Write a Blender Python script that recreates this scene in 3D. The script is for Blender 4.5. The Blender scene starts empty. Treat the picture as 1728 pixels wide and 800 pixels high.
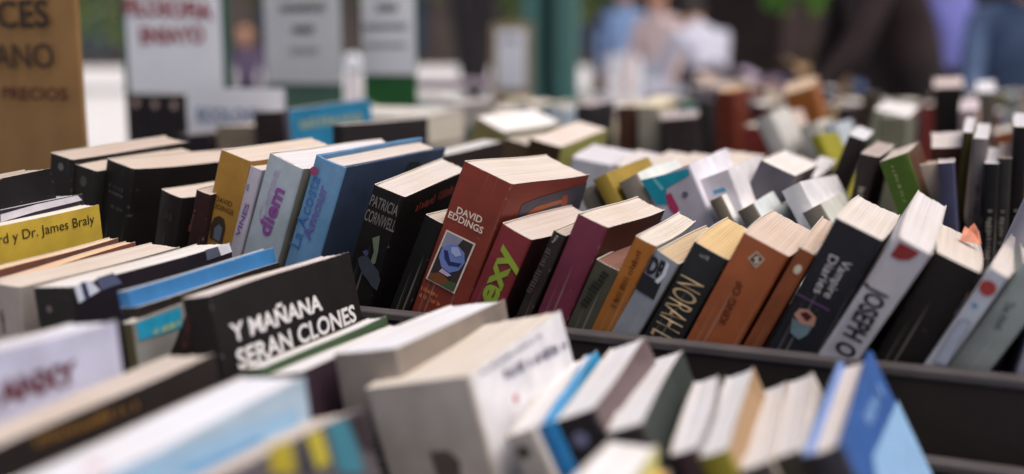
import bpy, bmesh, math, random
from mathutils import Vector, Matrix, Euler
R = math.radians
SC = bpy.context.scene
COL = SC.collection

# ------------------------------------------------------------------ camera, sky, sun, exposure
cam_d = bpy.data.cameras.new('camera'); cam = bpy.data.objects.new('camera', cam_d); COL.objects.link(cam)
cam.matrix_world = (Matrix.Translation((0, 0, 0.2698)) @ Matrix.Rotation(0.41325, 4, 'Z')
                    @ Matrix.Rotation(math.pi/2 - 0.1670, 4, 'X') @ Matrix.Rotation(-0.0024, 4, 'Z'))
cam_d.sensor_width = 36.0; cam_d.lens = 36.0*1825.0/1728.0
cam_d.clip_start = 0.02; cam_d.clip_end = 600
cam_d.dof.use_dof = True; cam_d.dof.focus_distance = 0.70; cam_d.dof.aperture_fstop = 2.65
SC.camera = cam
world = bpy.data.worlds.new('World'); SC.world = world; world.use_nodes = True
wn = world.node_tree.nodes; bg = wn['Background']; sky = wn.new('ShaderNodeTexSky')
SUN_EL, SUN_AZ = 66.0, 105.0                     # azimuth: degrees clockwise from +Y
sky.sky_type = 'NISHITA'; sky.sun_disc = False; sky.sun_elevation = R(SUN_EL); sky.sun_rotation = R(SUN_AZ)
sky.air_density = 1.0; sky.dust_density = 8.0; sky.ozone_density = 0.6
world.node_tree.links.new(sky.outputs[0], bg.inputs[0]); bg.inputs[1].default_value = 0.10
sl = bpy.data.lights.new('sun', 'SUN'); sl.energy = 1.5; sl.angle = R(40); sl.color = (1.0, 0.95, 0.89)
so = bpy.data.objects.new('sun', sl); COL.objects.link(so)
sd = Vector((math.sin(R(SUN_AZ))*math.cos(R(SUN_EL)), math.cos(R(SUN_AZ))*math.cos(R(SUN_EL)), math.sin(R(SUN_EL))))
so.rotation_euler = sd.to_track_quat('Z', 'Y').to_euler(); so.location = (0, 0, 6)
vs = SC.view_settings; vs.view_transform = 'Standard'; vs.look = 'None'; vs.gamma = 1; vs.exposure = 0.22

# ------------------------------------------------------------------ materials
def lin(h):
    v = [int(h[i:i+2], 16)/255 for i in (0, 2, 4)]
    return [c/12.92 if c <= .04045 else ((c+.055)/1.055)**2.4 for c in v]
MC = {}
def mat(h, rough=.5, spec=.4, mottle=.12, scale=40, kind='plain', bump=0):
    key = (h, rough, spec, mottle, scale, kind, bump)
    if key in MC: return MC[key]
    m = bpy.data.materials.new('paint_'+h); m.use_nodes = True
    nt = m.node_tree; p = nt.nodes['Principled BSDF']; N = nt.nodes.new; L = nt.links.new
    p.inputs['Roughness'].default_value = rough; p.inputs['Specular IOR Level'].default_value = spec
    c = lin(h)
    tc = N('ShaderNodeTexCoord'); mp = N('ShaderNodeMapping'); L(tc.outputs['Object'], mp.inputs[0])
    nz = N('ShaderNodeTexNoise'); nz.inputs['Scale'].default_value = 1.0; nz.inputs['Detail'].default_value = 4
    L(mp.outputs[0], nz.inputs['Vector'])
    mx = N('ShaderNodeMix'); mx.data_type = 'RGBA'
    a, b = 1-mottle, 1+mottle
    if kind == 'pages':
        mp.inputs['Scale'].default_value = (1300, 6, 6)
        a, b = .80, 1.06
        nz.inputs['Detail'].default_value = 4
    else:
        mp.inputs['Scale'].default_value = (scale, scale, scale)
    mx.inputs[6].default_value = (c[0]*a, c[1]*a, c[2]*a, 1)
    mx.inputs[7].default_value = (min(1, c[0]*b), min(1, c[1]*b), min(1, c[2]*b), 1)
    rp = N('ShaderNodeMapRange'); rp.inputs[1].default_value = .32; rp.inputs[2].default_value = .68
    L(nz.outputs[0], rp.inputs[0]); L(rp.outputs[0], mx.inputs[0])
    out = mx.outputs[2]
    if kind in ('cover', 'spine'):
        at = N('ShaderNodeAttribute'); at.attribute_name = 'wear'
        n4 = N('ShaderNodeTexNoise'); n4.inputs['Scale'].default_value = 240; n4.inputs['Detail'].default_value = 5; L(tc.outputs['Object'], n4.inputs['Vector'])
        ad = N('ShaderNodeMath'); ad.operation = 'MULTIPLY_ADD'; ad.inputs[1].default_value = .62; L(at.outputs['Fac'], ad.inputs[0]); L(n4.outputs[0], ad.inputs[2])
        r4 = N('ShaderNodeMapRange'); r4.inputs[1].default_value = .98; r4.inputs[2].default_value = 1.18; r4.inputs[4].default_value = .55; L(ad.outputs[0], r4.inputs[0])
        m4 = N('ShaderNodeMix'); m4.data_type = 'RGBA'; m4.inputs[7].default_value = (.52, .47, .42, 1); L(out, m4.inputs[6]); L(r4.outputs[0], m4.inputs[0]); out = m4.outputs[2]
    if kind == 'spine':                                   # creases down the spine from reading
        mp5 = N('ShaderNodeMapping'); mp5.inputs['Scale'].default_value = (330, 5, 5); L(tc.outputs['Object'], mp5.inputs[0])
        n5 = N('ShaderNodeTexNoise'); n5.inputs['Scale'].default_value = 1; n5.inputs['Detail'].default_value = 2; L(mp5.outputs[0], n5.inputs['Vector'])
        r5 = N('ShaderNodeMapRange'); r5.inputs[1].default_value = .62; r5.inputs[2].default_value = .72; r5.inputs[4].default_value = .30; L(n5.outputs[0], r5.inputs[0])
        m5 = N('ShaderNodeMix'); m5.data_type = 'RGBA'; m5.inputs[7].default_value = (.42, .38, .34, 1); L(out, m5.inputs[6]); L(r5.outputs[0], m5.inputs[0]); out = m5.outputs[2]
    if kind == 'pages':                                   # yellowing and damp stains
        n6 = N('ShaderNodeTexNoise'); n6.inputs['Scale'].default_value = 26; n6.inputs['Detail'].default_value = 5; L(tc.outputs['Object'], n6.inputs['Vector'])
        r6 = N('ShaderNodeMapRange'); r6.inputs[1].default_value = .46; r6.inputs[2].default_value = .80; r6.inputs[4].default_value = .35; L(n6.outputs[0], r6.inputs[0])
        m6 = N('ShaderNodeMix'); m6.data_type = 'RGBA'; m6.blend_type = 'MULTIPLY'; m6.inputs[7].default_value = (.86, .74, .58, 1); L(out, m6.inputs[6]); L(r6.outputs[0], m6.inputs[0]); out = m6.outputs[2]
    if kind in ('cover', 'spine'):                        # scuffs: small pale worn specks and fine creases
        n2 = N('ShaderNodeTexNoise'); n2.inputs['Scale'].default_value = 160; n2.inputs['Detail'].default_value = 6; n2.inputs['Roughness'].default_value = .7
        L(tc.outputs['Object'], n2.inputs['Vector'])
        r2 = N('ShaderNodeMapRange'); r2.inputs[1].default_value = .66; r2.inputs[2].default_value = .78; r2.inputs[4].default_value = .35
        L(n2.outputs[0], r2.inputs[0])
        m2 = N('ShaderNodeMix'); m2.data_type = 'RGBA'; m2.inputs[7].default_value = (.45, .42, .40, 1)
        L(out, m2.inputs[6]); L(r2.outputs[0], m2.inputs[0]); out = m2.outputs[2]
        r3 = N('ShaderNodeMapRange'); r3.inputs[3].default_value = rough-.08; r3.inputs[4].default_value = rough+.18
        L(nz.outputs[0], r3.inputs[0]); L(r3.outputs[0], p.inputs['Roughness'])
    L(out, p.inputs['Base Color'])
    if bump or kind in ('cover', 'spine'):
        bp = N('ShaderNodeBump'); bp.inputs['Strength'].default_value = bump or .08; bp.inputs['Distance'].default_value = .002
        L(nz.outputs[0], bp.inputs['Height']); L(bp.outputs[0], p.inputs['Normal'])
    MC[key] = m; return m
def mute(h):                                              # pulls cover and spine colours towards warm grey, an overall muted look
    v = [int(h[i:i+2], 16) for i in (0, 2, 4)]; g_ = sum(v)/3
    return '%02x%02x%02x' % tuple(int(min(255, max(0, c + (g_*k-c)*.19))) for c, k in zip(v, (1.04, 1.0, .95)))
def gloss(h): k = int(h, 16) % 5; return (.34+.06*k, .17 if sum(lin(h)) < .25 else .32)      # laminated to worn matt
def cover(h): return mat(mute(h), *gloss(h), .12, 55, 'cover')
def spine(h): return mat(mute(h), *gloss(h), .12, 55, 'spine')
def pages(h): return mat(h, .85, .15, .12, 1, 'pages')
def ink(h): return mat(h, .55, .3, .08, 120)

# ------------------------------------------------------------------ helpers
def tag(o, label=None, cat=None, group=None, kind=None):
    if label: o['label'] = label
    if cat: o['category'] = cat
    if group: o['group'] = group
    if kind: o['kind'] = kind
    return o
def root(name, loc=(0, 0, 0), rot=(0, 0, 0), label=None, cat=None, group=None):
    o = bpy.data.objects.new(name, None); o.empty_display_size = .05; COL.objects.link(o)
    o.location = loc; o.rotation_euler = rot
    return tag(o, label, cat, group)
def link_mesh(name, me, mats, parent=None, smooth=False):
    o = bpy.data.objects.new(name, me); COL.objects.link(o)
    for m in (mats if isinstance(mats, (list, tuple)) else [mats]): me.materials.append(m)
    if smooth:
        for p in me.polygons: p.use_smooth = True
    if parent: o.parent = parent
    return o
class MB:
    def __init__(s): s.v = []; s.f = []; s.m = []
    def quad(s, pts, m=0):
        k = len(s.v); s.v += [tuple(p) for p in pts]; s.f.append(tuple(range(k, k+len(pts)))); s.m.append(m)
    def box(s, a, b, m=0):
        (x0, y0, z0), (x1, y1, z1) = a, b; k = len(s.v)
        s.v += [(x0,y0,z0),(x1,y0,z0),(x1,y1,z0),(x0,y1,z0),(x0,y0,z1),(x1,y0,z1),(x1,y1,z1),(x0,y1,z1)]
        for f in ((0,3,2,1),(4,5,6,7),(0,1,5,4),(1,2,6,5),(2,3,7,6),(3,0,4,7)): s.f.append(tuple(k+i for i in f)); s.m.append(m)
    def tube(s, pts, rad, n=10, m=0, cap=True):
        rings = []
        for i, p in enumerate(pts):
            p = Vector(p); q = Vector(pts[min(i+1, len(pts)-1)]) - Vector(pts[max(i-1, 0)])
            q.normalize(); u = q.orthogonal().normalized(); w = q.cross(u)
            r = rad[i] if isinstance(rad, (list, tuple)) else rad
            k = len(s.v); s.v += [tuple(p + (u*math.cos(2*math.pi*j/n) + w*math.sin(2*math.pi*j/n))*r) for j in range(n)]; rings.append(k)
        for a, b in zip(rings, rings[1:]):
            for j in range(n): s.f.append((a+j, a+(j+1) % n, b+(j+1) % n, b+j)); s.m.append(m)
        if cap:
            s.f.append(tuple(reversed(range(rings[0], rings[0]+n)))); s.m.append(m)
            s.f.append(tuple(range(rings[-1], rings[-1]+n))); s.m.append(m)
    def lathe(s, prof, n=16, m=0, fold=0):
        rings = []
        for r, z in prof:
            k = len(s.v); rings.append(k)
            s.v += [((r*(1+(fold if j % 2 else -fold)))*math.cos(2*math.pi*j/n), (r*(1+(fold if j % 2 else -fold)))*math.sin(2*math.pi*j/n), z) for j in range(n)]
        for a, b in zip(rings, rings[1:]):
            for j in range(n): s.f.append((a+j, a+(j+1) % n, b+(j+1) % n, b+j)); s.m.append(m)
        s.f.append(tuple(reversed(range(rings[0], rings[0]+n)))); s.m.append(m)
        s.f.append(tuple(range(rings[-1], rings[-1]+n))); s.m.append(m)
    def build(s, name, mats, parent=None, smooth=False, bevel=0):
        me = bpy.data.meshes.new(name); me.from_pydata(s.v, [], s.f)
        for p, m in zip(me.polygons, s.m): p.material_index = m
        me.update()
        o = link_mesh(name, me, mats, parent, smooth)
        if bevel:
            b = o.modifiers.new('bevel', 'BEVEL'); b.width = bevel; b.segments = 2; b.limit_method = 'ANGLE'
        return o
FONT = bpy.data.fonts.load('<builtin>') if not bpy.data.fonts else bpy.data.fonts[0]
def text_mesh(s, L, H, bold=0.0):
    cu = bpy.data.curves.new('t', 'FONT'); cu.body = s; cu.font = FONT; cu.size = 1; cu.offset = bold; cu.resolution_u = 3
    o = bpy.data.objects.new('t', cu); COL.objects.link(o)
    dg = bpy.context.evaluated_depsgraph_get(); dg.update()
    me = bpy.data.meshes.new_from_object(o.evaluated_get(dg)); bpy.data.objects.remove(o)
    xs = [v.co.x for v in me.vertices]; ys = [v.co.y for v in me.vertices]
    caps = [c for c in s if c.isupper() or c in 'dbhklt']
    x0, x1 = min(xs), max(xs); top = max(ys) if 'Ñ' not in s and 'Á' not in s else .729
    if not caps: top = .52                                 # x height
    y0 = 0
    for v in me.vertices: v.co.x = (v.co.x-x0)/(x1-x0)*L; v.co.y = (v.co.y-y0)/(top-y0)*H; v.co.z = 0
    return me

# ------------------------------------------------------------------ books
rnd = random.Random(7)
def book_meshes(t, d, h, hard, wavy, rr, flat_left=False, flat_right=False, flat_spine=False):
    """cover shell (slots: left cover, spine, right cover, cut edge) and page block"""
    N = 8; tc = .0026 if hard else .0006
    tc = min(tc, t*.12)
    bl = 0 if flat_left else rr.uniform(-.0008, .0016)*(.4 if hard else 1)
    br = 0 if flat_right else rr.uniform(-.0006, .0022)*(.4 if hard else 1)
    sp = 0 if (hard or flat_right) else rr.uniform(-.04, .10)*t
    rc = min(.0018, t*.16); bulge = min(.004, t*.10) if hard else (0.0 if flat_spine else min(.0010, t*.04))
    slant = 0 if hard else rr.uniform(-.10, .10)*t
    xl = lambda u: -bl*math.sin(math.pi*u)
    xr = lambda u: t + br*math.sin(math.pi*u) + sp*u
    out = []; slot = []
    for i in range(N, 0, -1): out.append((xl(i/N), max(rc, d*i/N))); slot.append(0)
    out.append((xl(.03), rc+.003)); slot.append(0)
    out.append((0, rc)); slot.append(0)
    for k in (1, 2): a = k/3*math.pi/2; out.append((rc-rc*math.cos(a), rc-rc*math.sin(a))); slot.append(1)
    M = 6
    for k in range(M+1):
        u = k/M; out.append((rc+(t-2*rc)*u, -bulge*4*u*(1-u))); slot.append(1)
    for k in (1, 2): a = k/3*math.pi/2; out.append((t-rc+rc*math.sin(a), rc-rc*math.cos(a))); slot.append(1)
    out.append((t, rc)); slot.append(2)
    out.append((xr(.03), rc+.003)); slot.append(2)
    for i in range(1, N+1): out.append((xr(i/N), max(rc, d*i/N))); slot.append(2)
    out = [(x, y + slant*max(0, min(1, x/t))*max(0, 1-y/(d*.9))) for x, y in out]
    n = len(out); inn = []
    for i, (x, y) in enumerate(out):
        a = out[max(0, i-1)]; b = out[min(n-1, i+1)]; tx, ty = b[0]-a[0], b[1]-a[1]; q = math.hypot(tx, ty) or 1
        inn.append((x - ty/q*tc, y + tx/q*tc))
    wv = [rr.uniform(-1, 1)*.0005 for _ in range(4)]
    ztop = lambda y: h + (wv[0]*math.sin(y/d*3.1) + wv[1]*math.sin(y/d*6.2))*(0.6 if hard else 1)
    mb = MB()
    V = []
    for path in (out, inn):
        V.append([len(mb.v)+i for i in range(n)]); mb.v += [(x, y, 0) for x, y in path]
        V.append([len(mb.v)+i for i in range(n)]); mb.v += [(x, y, ztop(y)) for x, y in path]
    ob, ot, ib, it = V
    om = [len(mb.v)+i for i in range(n)]; mb.v += [(x, y, ztop(y)-.0035) for x, y in out]      # a ring just under the head
    wear = {}
    for i in range(n):
        wear[ot[i]] = .72; wear[om[i]] = .05
        if slot[i] == 1 and (slot[max(0, i-2)] != 1 or slot[min(n-1, i+2)] != 1): wear[om[i]] = .62; wear[ob[i]] = .62
    for i in (0, n-1): wear[om[i]] = .6; wear[ob[i]] = .6
    for i in range(n-1):
        s = slot[i] if slot[i] == slot[i+1] else 1
        mb.f.append((ob[i], ob[i+1], om[i+1], om[i])); mb.m.append(s)
        mb.f.append((om[i], om[i+1], ot[i+1], ot[i])); mb.m.append(s)
        mb.f.append((ib[i+1], ib[i], it[i], it[i+1])); mb.m.append(3)
        mb.f.append((ot[i], ot[i+1], it[i+1], it[i])); mb.m.append(3 if not hard else s)
        mb.f.append((ob[i+1], ob[i], ib[i], ib[i+1])); mb.m.append(3)
    mb.wear = wear
    for i, j in ((0, 1), (n-1, -1)):
        f = (ob[i], om[i], ot[i], it[i], ib[i]); mb.f.append(f if i == 0 else tuple(reversed(f))); mb.m.append(3 if not hard else (0 if i == 0 else 2))
    # page block
    pb = MB(); ins = .003 if hard else .0005; df = d - (.0035 if hard else .0006); K = 14
    y0 = tc*1.2 + (.0 if hard else .0002)
    jit = [rr.uniform(-1, .2)*.00042 for _ in range(K+1)]
    rows = []
    for i in range(N+1):
        y = y0 + (df-y0)*i/N; u = y/d
        sk = lambda w: slant*w*max(0, 1-y/(d*.9))
        a = xl(u)+tc*1.05; b = xr(u)-tc*1.05
        if i == 0: a += rc*.35; b -= rc*.35
        top = []; bot = []
        for k in range(K+1):
            w = k/K; x = a+(b-a)*w
            yy = y + sk(w) + (rr.uniform(-.0006, .0002) if i == N else 0)
            if wavy and i == N: yy -= .0022*math.sin(math.pi*w)
            if wavy and i == 0: yy += .0015*math.sin(math.pi*w)
            top.append(len(pb.v)); pb.v.append((x, yy, ztop(y)-ins+jit[k]))
            bot.append(len(pb.v)); pb.v.append((x, yy, .0005+ins))
        rows.append((top, bot))
    for (t0, b0), (t1, b1) in zip(rows, rows[1:]):
        for k in range(K):
            pb.f.append((t0[k], t0[k+1], t1[k+1], t1[k])); pb.m.append(0)
            pb.f.append((b0[k+1], b0[k], b1[k], b1[k+1])); pb.m.append(0)
        pb.f.append((t0[0], t1[0], b1[0], b0[0])); pb.m.append(0)
        pb.f.append((t1[K], t0[K], b0[K], b1[K])); pb.m.append(0)
    for (tt, bb), fl in ((rows[0], False), (rows[-1], True)):
        for k in range(K):
            f = (bb[k], bb[k+1], tt[k+1], tt[k]); pb.f.append(tuple(reversed(f)) if fl else f); pb.m.append(0)
    return mb, pb, slant, bulge
def make_book(label, group, pos, rot, dim, cov, spi, pag, hard=False, wavy=False, fl=False, fr=False, fs=False, name='book'):
    t, d, h = dim
    o = root(name, pos, rot, label, 'book', group)
    mb, pb, slant, bulge = book_meshes(t, d, h, hard, wavy, rnd, fl, fr, fs)
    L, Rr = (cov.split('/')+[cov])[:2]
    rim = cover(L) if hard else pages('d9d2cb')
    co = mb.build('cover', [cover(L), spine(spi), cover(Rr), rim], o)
    at = co.data.attributes.new('wear', 'FLOAT', 'POINT')
    for i_, w_ in mb.wear.items(): at.data[i_].value = w_
    pb.build('page_block', pages(pag), o)
    return o, (bulge, slant)
LAY = {}
def decal(key, o, face, t, name, kind, arg, data, col, bold, bulge):
    """printed matter lying on the spine (S) or the right-hand cover (R), as a thin sheet of its own"""
    LAY[(key, face)] = LAY.get((key, face), 0)+1
    bulge, slant = bulge
    e = .00022 + .00010*LAY[(key, face)] + (.0002 if bulge else 0)
    to = (lambda u, v: (u, slant*u/t - bulge*4*(u/t)*(1-u/t)*(1 if kind == 'text' else 0) - (bulge if kind != 'text' else 0) - e, v)) if face == 'S' else (lambda u, v: (t+e, u, v))
    if kind == 'text':
        ux, uy, dx, dy, L, H = data
        me = text_mesh(arg, L, H, bold)
        for v in me.vertices:
            a, b = v.co.x, v.co.y; v.co = to(ux+dx*a-dy*b, uy+dy*a+dx*b)
        return link_mesh(name, me, ink(col), o)
    mb = MB()
    if kind == 'poly': mb.quad([to(*p) for p in data])
    elif kind == 'disc':
        u, v, r, q = data; mb.quad([to(u+r*q*math.cos(k*math.pi/12), v+r*math.sin(k*math.pi/12)) for k in range(24)])
    elif kind == 'bars':                                   # lettering too blurred in the photo to be read
        ux, uy, dx, dy, L, H = data; n = arg*2; w = L/n
        for k in range(n):
            if rnd.random() < .12 and n > 4: continue
            a = k*w; b = a+w*rnd.uniform(.35, .75); c0 = H*rnd.choice((0, 0, .15)); c1 = H*rnd.choice((1, .8, .72, 1))
            mb.quad([to(ux+dx*p-dy*q, uy+dy*p+dx*q) for p, q in ((a, c0), (b, c0), (b, c1), (a, c1))])
    return mb.build(name, ink(col), o)

# ------------------------------------------------------------------ ground
g = MB(); g.quad([(-300, -300, -.8), (300, -300, -.8), (300, 300, -.8), (-300, 300, -.8)])
gm = mat('c9c6c6', .8, .2, .1, .5)
nt = gm.node_tree; pbs = nt.nodes['Principled BSDF']
br_ = nt.nodes.new('ShaderNodeTexBrick'); tcg = nt.nodes.new('ShaderNodeTexCoord')
br_.inputs['Scale'].default_value = 1.2; br_.inputs['Mortar Size'].default_value = .012
br_.inputs['Color1'].default_value = (.76, .75, .76, 1); br_.inputs['Color2'].default_value = (.68, .67, .68, 1); br_.inputs['Mortar'].default_value = (.42, .41, .41, 1)
nt.links.new(tcg.outputs['Object'], br_.inputs['Vector']); nt.links.new(br_.outputs[0], pbs.inputs['Base Color'])
tag(g.build('paved_ground', gm), kind='structure')

# ------------------------------------------------------------------ tables and trays
WOOD = mat('3c3431', .7, .3, .25, 14, bump=.15); TRAY = mat('2f2827', .7, .2, .16, 30, bump=.12); TRAYTOP = mat('524d4f', .6, .35, .18, 40)
def table(x0, x1, y0, y1, label):
    o = root('trestle_table', ((x0+x1)/2, (y0+y1)/2, -.8), (0, 0, 0), label, 'table', 'trestle tables of the book stall')
    w, d = (x1-x0)/2, (y1-y0)/2
    b = MB(); n = 5
    for k in range(n):
        a = -d + 2*d*k/n; b.box((-w, a+.003, .712), (w, a+2*d/n-.003, .75))
    b.build('tabletop', WOOD, o, bevel=.003)
    for sx in (-.8, .8):
        for sy in (-.8, .8):
            l = MB(); l.tube([(sx*w, sy*d, .712), (sx*w*1.02, sy*d*1.05, 0)], .022, 8); l.build('leg', WOOD, o)
        c = MB(); c.box((sx*w-.02, -d*.78, .25), (sx*w+.02, d*.78, .29)); c.build('stretcher', WOOD, o)
    return o
table(-2.1, .95, .18, 1.72, 'long dark trestle table carrying the trays in the front half of the stall')
table(-1.75, 1.0, 1.76, 3.75, 'second dark trestle table behind the first, under the far rows of books')
def tray(x0, x1, y0, y1, zf, zt, zb, label, lipped=True):
    o = root('book_tray', ((x0+x1)/2, y0, -.05), (0, 0, 0), label, 'tray', 'dark wooden book trays on the tables')
    w = (x1-x0)/2; d = y1-y0; zt += .05; zf += .05; zb += .05
    b = MB(); b.box((-w+.009, .009, max(.002, zf-.012)), (w-.009, d-.009, zf-.002)); b.build('tray_floor', TRAY, o)
    b = MB(); b.box((-w, 0, .001), (w, .0085, zt)); fp = b.build('front_panel', TRAY, o, bevel=.0012)
    if lipped:
        b = MB(); b.box((-w, -.0012, zt+.0002), (w, .0105, zt+.0056)); b.build('top_strip', TRAYTOP, o, bevel=.0012)
    b = MB(); b.box((-w, d-.0085, .001), (w, d, zb)); b.build('back_panel', TRAY, o, bevel=.0012)
    for s in (-1, 1):
        b = MB(); b.box((s*w-.004, .009, .001), (s*w+.004, d-.009, max(zt, zb)-.002)); b.build('side_panel', TRAY, o, bevel=.0012)
    return o
tray(-.98, .42, .205, .5745, -.037, .03, .0595, 'near dark wooden tray at the bottom, its rear edge a lower grey strip')
bpy.data.objects['back_panel'].name = 'back_panel'
tray(-1.05, .45, .583, .752, -.001, .1025, .10, 'middle dark wooden tray with a grey top edge in front of the leaning spines')
tray(-1.10, .50, .765, .925, -.001, .085, .08, 'third dark wooden tray, behind the row with the brick red novel')
tray(-1.15, .55, .94, 1.26, -.001, .085, .08, 'fourth dark wooden tray, holding the pale row of white topped books')
tray(-1.55, .60, 1.275, 1.70, -.001, .085, .08, 'fifth dark wooden tray, at the back of the front table')
tray(-1.6, .70, 1.775, 2.40, -.001, .085, .08, 'first tray on the second table, beyond the pale row')
tray(-1.7, .80, 2.42, 3.70, -.001, .085, .08, 'farthest wooden tray at the back of the second table')
tray_near = bpy.data.objects['book_tray']
# edge strip on the near tray's rear panel
for o in list(bpy.data.objects):
    if o.name == 'book_tray':
        b = MB(); d = .5745-.205; b.box((-.7, d-.0105, .1097), (.7, d+.0012, .1152)); b.build('top_strip', TRAYTOP, o, bevel=.0012)

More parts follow.
